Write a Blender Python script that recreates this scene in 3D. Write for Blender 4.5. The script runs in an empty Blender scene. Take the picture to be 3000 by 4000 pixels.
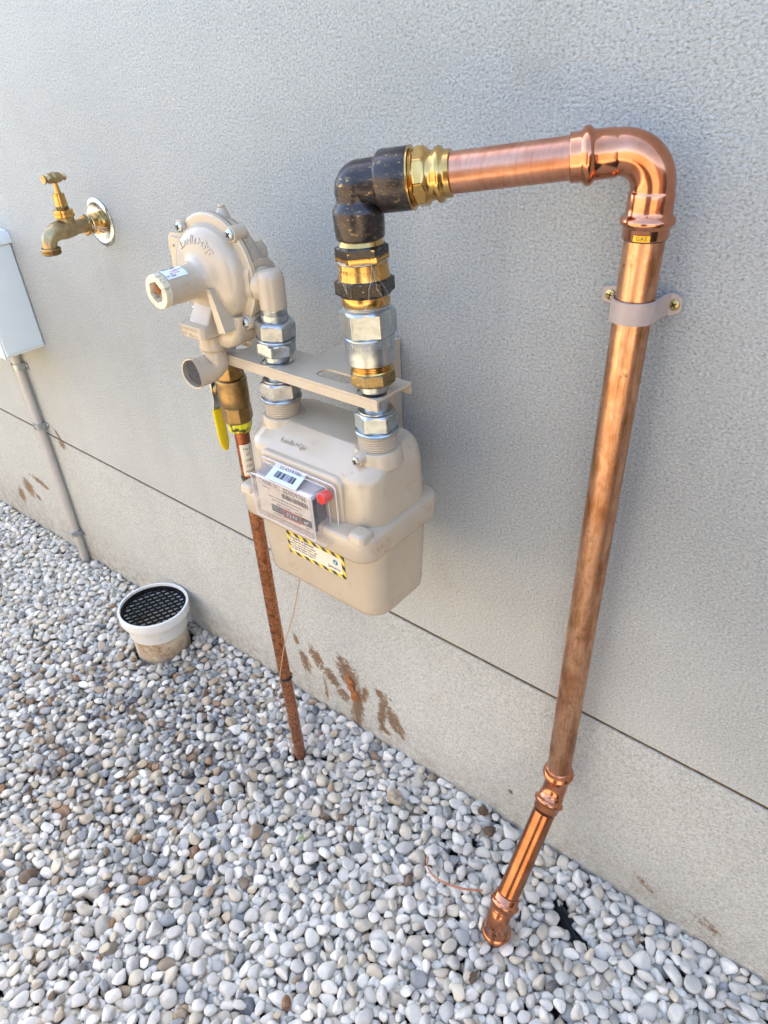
import bpy, math, random
import numpy as np
from mathutils import Vector, Matrix
from math import pi, sin, cos, radians
random.seed(7)
rng = np.random.default_rng(11)
scene = bpy.context.scene

# ------------------------------------------------------------------ camera
RW = ((0.7742453504, 0.3267289155, -0.5420261554),
      (0.6312473644, -0.4602530850, 0.6242546457),
      (-0.0455071668, -0.8254788389, -0.5625955779))
cd = bpy.data.cameras.new('camera')
cam = bpy.data.objects.new('camera', cd)
scene.collection.objects.link(cam)
rr = [Vector((r[0], -r[1], -r[2])) for r in RW]
m4 = Matrix((rr[0], rr[1], rr[2])).to_4x4()
m4.translation = Vector((0, -0.75, 1.33))
cam.matrix_world = m4
cd.sensor_fit = 'HORIZONTAL'
cd.sensor_width = 36.0
cd.lens = 2658.0 / 3000.0 * 36.0
cd.clip_start = 0.02
cd.clip_end = 200
scene.camera = cam

# ------------------------------------------------------------------ light
SUN_EL, SUN_AZ = 50.0, -42.0          # sun behind the wall: the alley is in its shade
w = bpy.data.worlds.new("World")
scene.world = w
w.use_nodes = True
nt = w.node_tree
bg = nt.nodes['Background']
sky = nt.nodes.new('ShaderNodeTexSky')
sky.sky_type = 'NISHITA'
sky.sun_disc = False
sky.sun_elevation = radians(SUN_EL)
sky.sun_rotation = radians(SUN_AZ)
sky.dust_density = 2.5
nt.links.new(sky.outputs[0], bg.inputs[0])
bg.inputs[1].default_value = 0.15
sd = bpy.data.lights.new('sun', 'SUN')
sd.energy = 3.0
sd.angle = radians(0.5)
sd.color = (1.0, 0.965, 0.90)
sun = bpy.data.objects.new('sun', sd)
scene.collection.objects.link(sun)
# azimuth measured from +Y towards +X like the sky's sun_rotation
sdir = Vector((sin(radians(SUN_AZ)) * cos(radians(SUN_EL)), cos(radians(SUN_AZ)) * cos(radians(SUN_EL)), sin(radians(SUN_EL))))
sun.rotation_euler = sdir.to_track_quat('Z', 'Y').to_euler()
sun.location = (0, 5, 8)
vs = scene.view_settings
vs.view_transform = 'Standard'
vs.look = 'None'
vs.gamma = 1.0
vs.exposure = 2.85

# ------------------------------------------------------------------ helpers
def srgb(h):
    h = h.lstrip('#')
    c = [int(h[i:i + 2], 16) / 255 for i in (0, 2, 4)]
    return tuple((x / 12.92 if x <= .04045 else ((x + .055) / 1.055) ** 2.4) for x in c) + (1,)

class NT:
    def __init__(s, name):
        s.m = bpy.data.materials.new(name)
        s.m.use_nodes = True
        s.t = s.m.node_tree
        s.b = s.t.nodes['Principled BSDF']
        s.out = s.t.nodes['Material Output']
    def n(s, typ, **kw):
        nd = s.t.nodes.new(typ)
        for k, v in kw.items():
            setattr(nd, k, v)
        return nd
    def put(s, sock, v):
        if hasattr(v, 'is_output') or isinstance(v, bpy.types.NodeSocket):
            s.t.links.new(v, sock)
        else:
            sock.default_value = v
    def set(s, **kw):
        names = dict(col='Base Color', metal='Metallic', rough='Roughness', normal='Normal', spec='Specular IOR Level',
                     coat='Coat Weight', coatr='Coat Roughness', aniso='Anisotropic', alpha='Alpha', trans='Transmission Weight',
                     sub='Subsurface Weight')
        for k, v in kw.items():
            s.put(s.b.inputs[names[k]], v)
        return s
    def coord(s, which='Object'):
        return s.n('ShaderNodeTexCoord').outputs[which]
    def mapping(s, vec, scale=(1, 1, 1), loc=(0, 0, 0), rot=(0, 0, 0)):
        m = s.n('ShaderNodeMapping')
        s.put(m.inputs['Vector'], vec)
        m.inputs['Scale'].default_value = scale
        m.inputs['Location'].default_value = loc
        m.inputs['Rotation'].default_value = rot
        return m.outputs[0]
    def noise(s, vec, scale, detail=3, rough=.5, out='Fac', dist=0):
        m = s.n('ShaderNodeTexNoise')
        s.put(m.inputs['Vector'], vec)
        m.inputs['Scale'].default_value = scale
        m.inputs['Detail'].default_value = detail
        m.inputs['Roughness'].default_value = rough
        m.inputs['Distortion'].default_value = dist
        return m.outputs[out]
    def ramp(s, fac, stops, interp='LINEAR'):
        r = s.n('ShaderNodeValToRGB')
        r.color_ramp.interpolation = interp
        e = r.color_ramp.elements
        while len(e) < len(stops):
            e.new(0.5)
        for el, (p, c) in zip(e, stops):
            el.position = p
            el.color = c if len(c) == 4 else tuple(c) + (1,)
        s.put(r.inputs[0], fac)
        return r.outputs[0]
    def math(s, op, a, b=None, c=None, clamp=False):
        m = s.n('ShaderNodeMath', operation=op)
        m.use_clamp = clamp
        s.put(m.inputs[0], a)
        if b is not None:
            s.put(m.inputs[1], b)
        if c is not None:
            s.put(m.inputs[2], c)
        return m.outputs[0]
    def mix(s, fac, a, b, typ='MIX'):
        m = s.n('ShaderNodeMix', data_type='RGBA', blend_type=typ)
        s.put(m.inputs[0], fac)
        s.put(m.inputs[6], a)
        s.put(m.inputs[7], b)
        return m.outputs[2]
    def bump(s, h, strength=.3, dist=.001):
        b = s.n('ShaderNodeBump')
        b.inputs['Strength'].default_value = strength
        b.inputs['Distance'].default_value = dist
        s.put(b.inputs['Height'], h)
        return b.outputs[0]

def g(v):
    return (v, v, v, 1)

def plain(name, col, rough=.5, metal=0, var=.12, scale=60, bump=0, spec=.5, coat=0):
    k = NT(name)
    c = k.coord()
    nz = k.noise(c, scale, 4, .6)
    lo = tuple(x * (1 - var) for x in col[:3]) + (1,)
    hi = tuple(min(1, x * (1 + var)) for x in col[:3]) + (1,)
    k.set(col=k.ramp(nz, [(.3, lo), (.7, hi)]), metal=metal, spec=spec, coat=coat)
    k.set(rough=k.math('MULTIPLY_ADD', nz, .2, rough - .1))
    if bump:
        k.set(normal=k.bump(k.noise(c, scale * 5, 3), bump, .0005))
    return k.m

M = {}
# cream enamel on the meter, regulator and bracket, with chips and light rust marks
def enamel(name, col, mark=.64, seed=0.0):
    k = NT(name)
    c = k.mapping(k.coord(), loc=(seed, seed * .7, 0))
    big = k.noise(c, 14, 3)
    base = k.ramp(big, [(.3, tuple(x * .93 for x in col[:3])), (.7, tuple(x * 1.04 for x in col[:3]))])
    rust = k.math('MULTIPLY', k.ramp(k.noise(c, 26, 2), [(.60, g(0)), (.74, g(1))]), k.ramp(k.noise(c, 330, 4, .7), [(.48, g(0)), (.66, g(.8))]))
    base = k.mix(rust, base, srgb('8a5a34'))
    sc = k.ramp(k.noise(k.mapping(c, scale=(1, .5, 1.6)), 120, 5, .75), [(mark, g(0)), (mark + .05, g(.5))])
    sc = k.math('MULTIPLY', sc, k.ramp(k.noise(c, 22, 1), [(.52, g(0)), (.6, g(1))]))
    base = k.mix(sc, base, srgb('4b4540'))
    k.set(col=base, rough=k.math('MULTIPLY_ADD', big, .14, .13), spec=.6)
    k.set(normal=k.bump(k.noise(c, 350, 2), .05, .0004))
    return k.m
M['enamel'] = enamel('cream_enamel', srgb('b4a58d'), .69)
M['enamel_reg'] = enamel('cream_enamel_worn', srgb('b3a38b'), .64, 3.1)
M['enamel_grey'] = plain('taupe_painted_strap', srgb('a08f85'), .42, 0, .06, 60)

def copper(name, style):
    k = NT(name)
    c = k.coord()
    if style == 'riser':      # brushed vertical pipe with tarnish streaks running down it
        st = k.noise(k.mapping(c, scale=(260, 260, 16)), 1, 5, .7)
        bl = k.noise(k.mapping(c, scale=(24, 24, 9)), 1, 5, .65)
        base = k.ramp(bl, [(.36, srgb('96603f')), (.45, srgb('b9845f')), (.55, srgb('d6a685')), (.66, srgb('ab7a4e'))])
        base = k.mix(k.ramp(st, [(.48, g(0)), (.72, g(.5))]), base, srgb('8a5a40'))
        green = k.ramp(k.noise(k.mapping(c, scale=(20, 20, 7), loc=(3, 1, 0)), 1, 4, .6), [(.58, g(0)), (.72, g(.4))])
        base = k.mix(green, base, srgb('a59a62'))
        spot = k.ramp(k.noise(c, 90, 4, .7), [(.60, g(0)), (.70, g(.75))])
        base = k.mix(spot, base, srgb('7d6a45'))
        k.set(col=base, metal=1.0, rough=k.math('MULTIPLY_ADD', st, .3, .22))
        k.set(normal=k.bump(st, .12, .0004))
    elif style == 'bright':   # cleaned pipe with fine rings round it
        st = k.noise(k.mapping(c, scale=(300, 30, 30)), 1, 4, .7)
        base = k.ramp(k.noise(c, 25, 3), [(.3, srgb('b5795c')), (.5, srgb('cf987c')), (.7, srgb('bd8266'))])
        base = k.mix(k.ramp(st, [(.48, g(0)), (.74, g(.4))]), base, srgb('7d5038'))
        k.set(col=base, metal=1.0, rough=k.math('MULTIPLY_ADD', st, .22, .22))
        k.set(normal=k.bump(st, .08, .0003))
    elif style == 'lower':
        st = k.noise(k.mapping(c, scale=(200, 20, 20)), 1, 4, .7)
        base = k.ramp(k.noise(c, 35, 3), [(.3, srgb('96603f')), (.7, srgb('b47c5c'))])
        k.set(col=base, metal=1.0, rough=k.math('MULTIPLY_ADD', st, .12, .14))
    elif style == 'fitting':
        nz = k.noise(c, 40, 4, .6)
        base = k.ramp(nz, [(.3, srgb('b3714f')), (.65, srgb('d09070'))])
        base = k.mix(k.ramp(k.noise(c, 160, 4, .7), [(.6, g(0)), (.72, g(.4))]), base, srgb('8a5038'))
        k.set(col=base, metal=1.0, rough=k.math('MULTIPLY_ADD', nz, .16, .08))
        k.set(normal=k.bump(k.noise(c, 120, 2), .12, .0006))
    elif style == 'old':      # mottled brown inlet pipe
        nz = k.noise(c, 95, 4, .6)
        z = k.n('ShaderNodeSeparateXYZ')
        k.put(z.inputs[0], c)
        hi = k.math('MULTIPLY_ADD', z.outputs[2], 8, -6.2, clamp=True)
        lo = k.math('MULTIPLY_ADD', z.outputs[2], -3.4, 1.35, clamp=True)
        base = k.ramp(nz, [(.34, srgb('8c5435')), (.46, srgb('ad6f49')), (.62, srgb('bd7f5a')), (.74, srgb('98603f'))])
        base = k.mix(hi, base, srgb('7a3a2c'))
        base = k.mix(k.math('MULTIPLY', lo, .85), base, k.ramp(nz, [(.4, srgb('7c5038')), (.62, srgb('8c5d44'))]))
        k.set(col=base, metal=k.math('MULTIPLY_ADD', lo, -.55, .95), rough=k.math('MULTIPLY_ADD', nz, .3, .12))
        k.set(normal=k.bump(nz, .04, .0004))
    return k.m
for s_ in ('riser', 'bright', 'lower', 'fitting', 'old'):
    M['cu_' + s_] = copper('copper_' + s_, s_)

def brass(name, a, b, rough, dark=None, bump=.05):
    k = NT(name)
    c = k.coord()
    nz = k.noise(c, 70, 4, .65)
    base = k.ramp(nz, [(.3, a), (.7, b)])
    if dark:
        base = k.mix(k.ramp(k.noise(c, 30, 4, .7), [(.5, g(0)), (.7, g(.7))]), base, dark)
    k.set(col=base, metal=1.0, rough=k.math('MULTIPLY_ADD', nz, .16, rough - .08))
    k.set(normal=k.bump(k.noise(c, 500, 3), bump, .0004))
    return k.m
M['brass'] = brass('brass_bright', srgb('b88f50'), srgb('cfab6c'), .22)
M['brass_cast'] = brass('brass_cast', srgb('9c8762'), srgb('bda87c'), .38, srgb('7b6c50'), .3)
M['brass_old'] = brass('brass_aged', srgb('8a724c'), srgb('a88c62'), .36, srgb('685438'), .2)

def scuffed(name, dark, show, lvl=.68):   # dark oxide film, metal showing through on scratches
    k = NT(name)
    c = k.coord()
    nz = k.noise(k.mapping(c, scale=(1, 1, 2.6)), 110, 5, .75)
    m = k.ramp(nz, [(lvl, g(0)), (lvl + .03, g(1))])
    m2 = k.ramp(k.noise(c, 12, 3), [(.35, srgb(dark)), (.75, tuple(min(1, x * 1.7) for x in srgb(dark)[:3]))])
    k.set(col=k.mix(m, m2, srgb(show)), metal=k.math('MULTIPLY_ADD', m, .3, .7), rough=k.math('MULTIPLY_ADD', nz, .3, .14))
    k.set(normal=k.bump(k.noise(c, 90, 5, .7), .35, .0010))
    return k.m
M['bronze'] = scuffed('bronze_dark_cast', '363130', 'a98f5c', .60)
M['hexblack'] = scuffed('blackened_brass', '35312e', 'cfae66', .63)
M['hexbrown'] = scuffed('tarnished_brass', '71603f', 'd9bd76', .60)

def zinc(name, a, b, rough):
    k = NT(name)
    c = k.coord()
    nz = k.noise(c, 45, 5, .7)
    k.set(col=k.ramp(nz, [(.3, a), (.55, b), (.75, a)]), metal=1.0, rough=k.math('MULTIPLY_ADD', nz, .35, rough - .15))
    k.set(normal=k.bump(k.noise(c, 90, 2), .05, .0006))
    return k.m
M['zinc'] = zinc('zinc_plated_steel', srgb('8f979b'), srgb('b9c0c4'), .30)
M['steel'] = zinc('dull_steel', srgb('8d9194'), srgb('b9bcbe'), .36)
M['stainless'] = zinc('stainless', srgb('8f9194'), srgb('c2c4c6'), .2)
M['meshwire'] = plain('dark_wire', srgb('8d8378'), .5, .3, .3, 200)
M['black'] = plain('black_plastic', g(.018), .35, 0, .2)
M['black_rough'] = plain('black_grate', g(.006), .75, 0, .2, spec=.15)
M['dark'] = plain('dark_void', g(.01), .9, 0, .1)
M['yellow'] = plain('yellow_vinyl_grip', srgb('dcc21a'), .32, 0, .06, 80)
M['pvc'] = plain('white_pvc', srgb('dcdcd6'), .3, 0, .03, 30)
M['boxpaint'] = plain('pale_green_white_paint', srgb('d5dcd9'), .35, 0, .02, 20)
M['conduit'] = plain('grey_conduit', srgb('b8b3ab'), .4, 0, .06, 30)
M['paper'] = plain('white_sticker', srgb('dfe4ea'), .3, 0, .02, 100)
M['cream_paper'] = plain('cream_sticker', srgb('d9cfbd'), .35, 0, .02, 100)
M['ink'] = plain('black_ink', srgb('2c2c30'), .5, 0, .1)
M['redink'] = plain('red_ink', srgb('c8382e'), .5, 0, .1)
M['redcap'] = plain('red_plastic', srgb('e03024'), .25, 0, .05)
M['gasyellow'] = plain('amber_sticker', srgb('e2a813'), .35, 0, .05)
M['blueink'] = plain('blue_ink', srgb('1f6fa0'), .4, 0, .1)
M['tealink'] = plain('teal_ink', srgb('3f8f8f'), .4, 0, .1)
M['navyink'] = plain('navy_ink', srgb('2a3a5a'), .4, 0, .1)
M['hemp'] = plain('hemp_fibre', srgb('cfc4b0'), .8, 0, .1)
M['wiretan'] = plain('tan_tracer_wire', srgb('b8946c'), .55, 0, .15)
M['root'] = plain('reddish_brown_root', srgb('b0785c'), .7, 0, .2, 150)
M['clay'] = plain('orange_brown_mud', srgb('9a6238'), .9, 0, .35, 180, .8)
M['soil'] = plain('soil_clod', srgb('5c4c3a'), .95, 0, .35, 160, .8)
M['rockbrown'] = plain('rough_tan_rock', srgb('a89882'), .85, 0, .35, 130, .9)
M['leaf'] = plain('green_leaf', srgb('7f8f2c'), .6, 0, .2, 90)
M['screwbrass'] = zinc('yellow_passivated_steel', srgb('9c8a55'), srgb('c9b77c'), .32)

k = NT('clear_polycarbonate')
tr = k.n('ShaderNodeBsdfTransparent'); tr.inputs[0].default_value = (.97, .96, .965, 1)
gl = k.n('ShaderNodeBsdfGlossy'); gl.inputs['Roughness'].default_value = .05
lwt = k.n('ShaderNodeLayerWeight'); lwt.inputs[0].default_value = .5
fres = k.math('MULTIPLY_ADD', k.math('POWER', lwt.outputs['Facing'], 3.5), .6, .07)
df = k.n('ShaderNodeBsdfDiffuse'); df.inputs[0].default_value = srgb('d8cfcb')
mx0 = k.n('ShaderNodeMixShader'); mx0.inputs[0].default_value = .06
k.t.links.new(tr.outputs[0], mx0.inputs[1]); k.t.links.new(df.outputs[0], mx0.inputs[2])
mx = k.n('ShaderNodeMixShader')
k.t.links.new(fres, mx.inputs[0]); k.t.links.new(mx0.outputs[0], mx.inputs[1]); k.t.links.new(gl.outputs[0], mx.inputs[2])
k.t.links.new(mx.outputs[0], k.out.inputs[0])
M['clear'] = k.m
k = NT('milky_plastic_edge')
tr = k.n('ShaderNodeBsdfTransparent'); tr.inputs[0].default_value = (.95, .94, .95, 1)
k.set(col=srgb('e8e2e0'), rough=.12)
mx = k.n('ShaderNodeMixShader'); mx.inputs[0].default_value = .5
k.t.links.new(tr.outputs[0], mx.inputs[1]); k.t.links.new(k.b.outputs[0], mx.inputs[2]); k.t.links.new(mx.outputs[0], k.out.inputs[0])
M['milky'] = k.m

k = NT('stained_pvc')
c = k.coord()
msk = k.ramp(k.noise(c, 16, 5, .65), [(.44, g(0)), (.62, g(1))])
fine = k.ramp(k.noise(c, 120, 4, .7), [(.35, g(.35)), (.7, g(1))])
k.set(col=k.mix(k.math('MULTIPLY', msk, fine), srgb('cfc4ac'), srgb('8f6234')), rough=.45)
M['pvc_stained'] = k.m

k = NT('hazard_stripes')
c = k.coord()
sx = k.n('ShaderNodeSeparateXYZ'); k.put(sx.inputs[0], c)
dd = k.math('ADD', sx.outputs[0], sx.outputs[2])
fr = k.math('FRACT', k.math('MULTIPLY', dd, 54))
k.set(col=k.ramp(fr, [(0, srgb('e6c822')), (.5, srgb('26261f'))], 'CONSTANT'), rough=.35)
M['hazard'] = k.m

k = NT('yellow_wrapping_tape')
c = k.coord()
mk = k.ramp(k.noise(k.mapping(c, scale=(1, 1, 1.8)), 75, 4, .7), [(.5, srgb('d2cf1c')), (.56, srgb('3a3518'))])
k.set(col=mk, rough=.4, normal=k.bump(k.noise(c, 150, 3), .6, .001))
M['tape'] = k.m

# rendered wall: sprayed texture coat, smoother in the bottom band, with mud smears
def wall_mat(name, smears, coarse):
    k = NT(name)
    c = k.coord()
    sp = k.n('ShaderNodeSeparateXYZ'); k.put(sp.inputs[0], c)
    X, Z = sp.outputs[0], sp.outputs[2]
    big = k.noise(c, 1.7, 5, .6)
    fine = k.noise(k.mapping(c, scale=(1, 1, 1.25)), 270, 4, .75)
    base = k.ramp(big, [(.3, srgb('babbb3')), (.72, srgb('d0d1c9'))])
    base = k.mix(k.ramp(fine, [(.34, g(.95)), (.50, g(0))]), base, srgb('8f8d86'))  # shade in the grain's pits painted into the colour
    base = k.mix(k.ramp(fine, [(.54, g(0)), (.68, g(.7))]), base, srgb('e8e9e5'))  # raised grain lightened likewise, for more stipple contrast
    run = k.ramp(k.noise(k.mapping(c, scale=(9, 9, .7)), 1, 5, .6), [(.55, g(0)), (.8, g(.22))])
    base = k.mix(run, base, srgb('9a948a'))
    if not coarse:
        low = k.math('MULTIPLY', k.math('MULTIPLY_ADD', Z, -6.0, .75, clamp=True), k.ramp(k.noise(c, 55, 5, .7), [(.42, g(0)), (.72, g(1))]))
        base = k.mix(low, base, srgb('8f7d66'))
    # faint dirty patches
    pt = k.ramp(k.noise(c, 6, 5, .65), [(.62, g(0)), (.78, g(.25))])
    base = k.mix(pt, base, srgb('978b7b'))
    wn = k.noise(c, 60, 5, .7)
    wn2 = k.noise(c, 220, 3, .7)
    tot = None
    for (x, z, a, l, wd, s) in smears:
        dx = k.math('SUBTRACT', X, x + 1.5)
        dz = k.math('SUBTRACT', Z, z)
        ca, sa = cos(radians(a)), sin(radians(a))
        l, wd = l * 1.08, wd * 1.3
        u = k.math('ADD', k.math('MULTIPLY', dx, ca / l), k.math('MULTIPLY', dz, sa / l))
        v = k.math('ADD', k.math('MULTIPLY', dx, -sa / wd), k.math('MULTIPLY', dz, ca / wd))
        d = k.math('SUBTRACT', s, k.math('ADD', k.math('MULTIPLY', u, u), k.math('MULTIPLY', v, v)))
        tot = d if tot is None else k.math('MAXIMUM', tot, d)
    if tot is not None:
        tot = k.math('MAXIMUM', tot, -2.0)
        f = k.math('ADD', tot, k.math('MULTIPLY_ADD', wn, 4.0, -1.75))
        f = k.math('ADD', f, k.math('MULTIPLY_ADD', wn2, 2.6, -1.3))
        f = k.math('MULTIPLY', k.math('MULTIPLY', f, 1.15, clamp=True), .92)
        base = k.mix(f, base, k.ramp(wn2, [(.3, srgb('604629')), (.7, srgb('8f6a42'))]))
    # sprayed grain, real relief by bump
    n1 = k.noise(k.mapping(c, scale=(1, 1, 1.25)), 270, 4, .75)
    vo = k.n('ShaderNodeTexVoronoi'); k.put(vo.inputs['Vector'], k.mapping(c, scale=(1, 1, 1.25)))
    vo.inputs['Scale'].default_value = 280
    h = k.math('ADD', k.math('MULTIPLY', n1, 1.6), k.math('MULTIPLY', vo.outputs[0], -.5))
    k.set(col=base, rough=.45, spec=.5)
    b_ = k.n('ShaderNodeBump'); b_.inputs['Distance'].default_value = .0058
    k.put(b_.inputs['Height'], h)
    k.put(b_.inputs['Strength'], k.math('ADD', k.math('MULTIPLY', k.math('MULTIPLY_ADD', Z, 1.6, -.35, clamp=True), .42), .50))
    k.set(normal=b_.outputs[0])
    return k.m
SM_LOW = [(-0.931, 0.1009, -77.6, 0.0343, 0.0135, 1), (-0.8864, 0.1391, -63.3, 0.0336, 0.0149, 1), (-0.8448, 0.1029, -42.2, 0.0306, 0.0162, 1), (-0.7864, 0.151, -68.8, 0.0501, 0.0257, 1), (-0.808, 0.0665, -24.5, 0.0175, 0.0162, 1), (-0.7649, 0.0495, -96.5, 0.0834, 0.0149, 1), (-0.74, 0.115, -101.3, 0.0323, 0.0081, 1), (-0.6929, 0.1499, -34.6, 0.0164, 0.0095, 1), (-0.6874, 0.0927, -99.6, 0.0662, 0.0108, 1), (-0.684, 0.0338, -20.4, 0.0185, 0.0081, 1), (-0.6549, 0.0861, -61.7, 0.0435, 0.0175, 1), (-0.6317, 0.0499, -69.0, 0.0126, 0.0041, 1), (-0.953, 0.1646, -80.3, 0.0153, 0.0068, 1), (-0.8478, -0.044, -80.3, 0.019, 0.0081, 0.55), (-0.8133, -0.0289, -46.4, 0.0231, 0.0108, 1), (-0.8681, 0.0457, -88.2, 0.0592, 0.0054, 0.55), (-0.66, 0.1523, -25.5, 0.007, 0.0054, 0.55), (-2.3007, 0.1066, -120.3, 0.0348, 0.03, 1), (-2.3992, 0.0423, -117.0, 0.0367, 0.02, 1), (-2.18, 0.1716, -7.4, 0.0555, 0.0108, 1), (-1.8956, 0.4046, -35.5, 0.0175, 0.0135, 1), (-2.2484, 0.0854, -89.2, 0.0113, 0.0135, 1), (-0.358, 0.097, 0, 0.006, 0.0068, 0.6), (-0.08, 0.072, -35, 0.03, 0.0081, 0.45), (0.03, 0.069, -20, 0.03, 0.0135, 0.4), (-0.3, 0.06, -30, 0.01, 0.0081, 0.5)]
SM_UP = [(-1.905, .428, -60, .026, .008, .9), (-1.93, .455, -60, .012, .003, .6)]
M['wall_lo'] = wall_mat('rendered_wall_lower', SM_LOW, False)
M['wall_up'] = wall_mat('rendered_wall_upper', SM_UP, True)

# ------------------------------------------------------------------ mesh helpers
class MB:
    def __init__(s):
        s.v, s.f = [], []
    def add(s, vs, fs):
        o = len(s.v)
        s.v += [tuple(v) for v in vs]
        s.f += [tuple(i + o for i in f) for f in fs]
        return s
    def ring_loft(s, rings, cap0=True, cap1=True, close=True):
        n = len(rings[0])
        vs, fs = [], []
        for r in rings:
            vs += [tuple(p) for p in r]
        for i in range(len(rings) - 1):
            for j in range(n if close else n - 1):
                a, b = i * n + j, i * n + (j + 1) % n
                fs.append((a, b, b + n, a + n))
        if cap0: fs.append(tuple(range(n - 1, -1, -1)))
        if cap1: fs.append(tuple(range((len(rings) - 1) * n, len(rings) * n)))
        return s.add(vs, fs)
    def box(s, lo, hi, bev=0.0):
        x0, y0, z0 = lo; x1, y1, z1 = hi
        if not bev:
            v = [(x, y, z) for x in (x0, x1) for y in (y0, y1) for z in (z0, z1)]
            return s.add(v, [(0, 1, 3, 2), (4, 6, 7, 5), (0, 4, 5, 1), (2, 3, 7, 6), (0, 2, 6, 4), (1, 5, 7, 3)])
        cx, cy, hx, hy = (x0 + x1) / 2, (y0 + y1) / 2, (x1 - x0) / 2, (y1 - y0) / 2
        return s.ring_loft([rrect(cx, cy, hx - bev, hy - bev, bev * .6, z0), rrect(cx, cy, hx, hy, bev, z0 + bev),
                            rrect(cx, cy, hx, hy, bev, z1 - bev), rrect(cx, cy, hx - bev, hy - bev, bev * .6, z1)])

def rrect(cx, cy, hx, hy, r, z, n=6, belly=0.0):
    r = min(r, hx * .999, hy * .999)
    pts = []
    for qx, qy, a0 in ((1, 1, 0), (-1, 1, 90), (-1, -1, 180), (1, -1, 270)):
        for i in range(n + 1):
            a = radians(a0 + 90 * i / n)
            x = qx * (hx - r) + r * cos(a)
            y = qy * (hy - r) + r * sin(a)
            if belly:
                x += (1 if x > 0 else -1) * belly * (1 - (y / hy) ** 2) * (abs(x) / hx) ** 4
            pts.append((cx + x, cy + y, z))
    return pts

def frame(d, up=None):
    d = Vector(d).normalized()
    u = Vector(up) if up else (Vector((0, 0, 1)) if abs(d.z) < .9 else Vector((1, 0, 0)))
    a = d.cross(u).normalized()
    b = a.cross(d).normalized()
    return a, b, d

def lathe(mb, p0, d, prof, n=48, hexf=None, phase=0.0, sides=6, cap=True, up=None):
    """prof: (t, r) along direction d from p0. hexf: radius across flats/2 clips rings to a polygon"""
    a, b, d = frame(d, up)
    p0 = Vector(p0)
    rings = []
    for t, r in prof:
        ring = []
        for i in range(n):
            th = 2 * pi * i / n
            rad = r
            if hexf:
                q = ((th + phase) % (2 * pi / sides)) - pi / sides
                rad = min(r, hexf / cos(q))
            ring.append(p0 + d * t + (a * cos(th) + b * sin(th)) * rad)
        rings.append(ring)
    return mb.ring_loft(rings, cap, cap)

def nutprof(t0, t1, f, c=.0025):
    R = f / cos(pi / 6)
    return [(t0, f * .97), (t0 + .0003, f * .985), (t0 + c, R * .995), (t0 + c * 1.6, R), (t1 - c * 1.6, R), (t1 - c, R * .995), (t1 - .0003, f * .985), (t1, f * .97)]

def nut(mb, p0, d, t0, t1, f, phase=0.0, n=96, sides=6):
    return lathe(mb, p0, d, nutprof(t0, t1, f), n=n, hexf=f, phase=phase, sides=sides)

def thread(t0, t1, r, pitch=.0018, depth=.0012):
    out = []
    t = t0
    while t < t1 - pitch * .5:
        out += [(t, r - depth), (t + pitch * .3, r), (t + pitch * .6, r), (t + pitch * .95, r - depth)]
        t += pitch
    return out

def sweep(mb, pts, rad, n=24, cap=True):
    pts = [Vector(p) for p in pts]
    rads = rad if isinstance(rad, (list, tuple)) else [rad] * len(pts)
    tans = []
    for i in range(len(pts)):
        a = pts[max(i - 1, 0)]; b = pts[min(i + 1, len(pts) - 1)]
        tans.append((b - a).normalized())
    u = frame(tans[0])[0]
    rings = []
    for p, t, r in zip(pts, tans, rads):
        u = (u - t * u.dot(t)).normalized()
        v = t.cross(u)
        rings.append([p + (u * cos(2 * pi * i / n) + v * sin(2 * pi * i / n)) * r for i in range(n)])
    return mb.ring_loft(rings, cap, cap)

def bend(p, da, db, dist, n=14):
    """smooth corner at p between incoming dir da and outgoing dir db"""
    p = Vector(p); da = Vector(da).normalized(); db = Vector(db).normalized()
    th = da.angle(db)
    R = dist / math.tan(th / 2)
    s = p - da * dist
    nrm = (db - da * da.dot(db)).normalized()
    out = []
    for i in range(n + 1):
        a = th * i / n
        out.append(s + da * (R * sin(a)) + nrm * (R * (1 - cos(a))))
    return out

def spline(pts, per=8):
    pts = [Vector(p) for p in pts]
    out = []
    for i in range(len(pts) - 1):
        p0 = pts[max(i - 1, 0)]; p1 = pts[i]; p2 = pts[i + 1]; p3 = pts[min(i + 2, len(pts) - 1)]
        for j in range(per):
            t = j / per
            out.append(.5 * ((2 * p1) + (p2 - p0) * t + (2 * p0 - 5 * p1 + 4 * p2 - p3) * t * t + (3 * p1 - p0 - 3 * p2 + p3) * t ** 3))
    out.append(pts[-1])
    return out

def root_of(o):
    while o.parent:
        o = o.parent
    return o

def obj(name, mb, mat, parent=None, loc=None, smooth=40, label=None):
    off = Vector(root_of(parent).location) if parent else (Vector(loc) if loc else Vector((0, 0, 0)))
    me = bpy.data.meshes.new(name)
    me.from_pydata([tuple(Vector(v) - off) for v in mb.v], [], mb.f)
    me.validate()
    me.update()
    for mm in (mat if isinstance(mat, (list, tuple)) else [mat]):
        me.materials.append(mm)
    if smooth:
        me.shade_smooth()
        me.set_sharp_from_angle(angle=radians(smooth))
    o = bpy.data.objects.new(name, me)
    scene.collection.objects.link(o)
    if parent:
        o.parent = parent
    else:
        o.location = off
    if label: o['label'] = label
    return o

def thing(name, label, cat, loc, group=None):
    o = bpy.data.objects.new(name, None)
    scene.collection.objects.link(o)
    o.location = loc
    o.empty_display_size = .05
    return tag(o, label, cat, group)

def tag(o, label, cat, group=None, kind=None):
    o['label'] = label
    o['category'] = cat
    if group: o['group'] = group
    if kind: o['kind'] = kind
    return o

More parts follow.
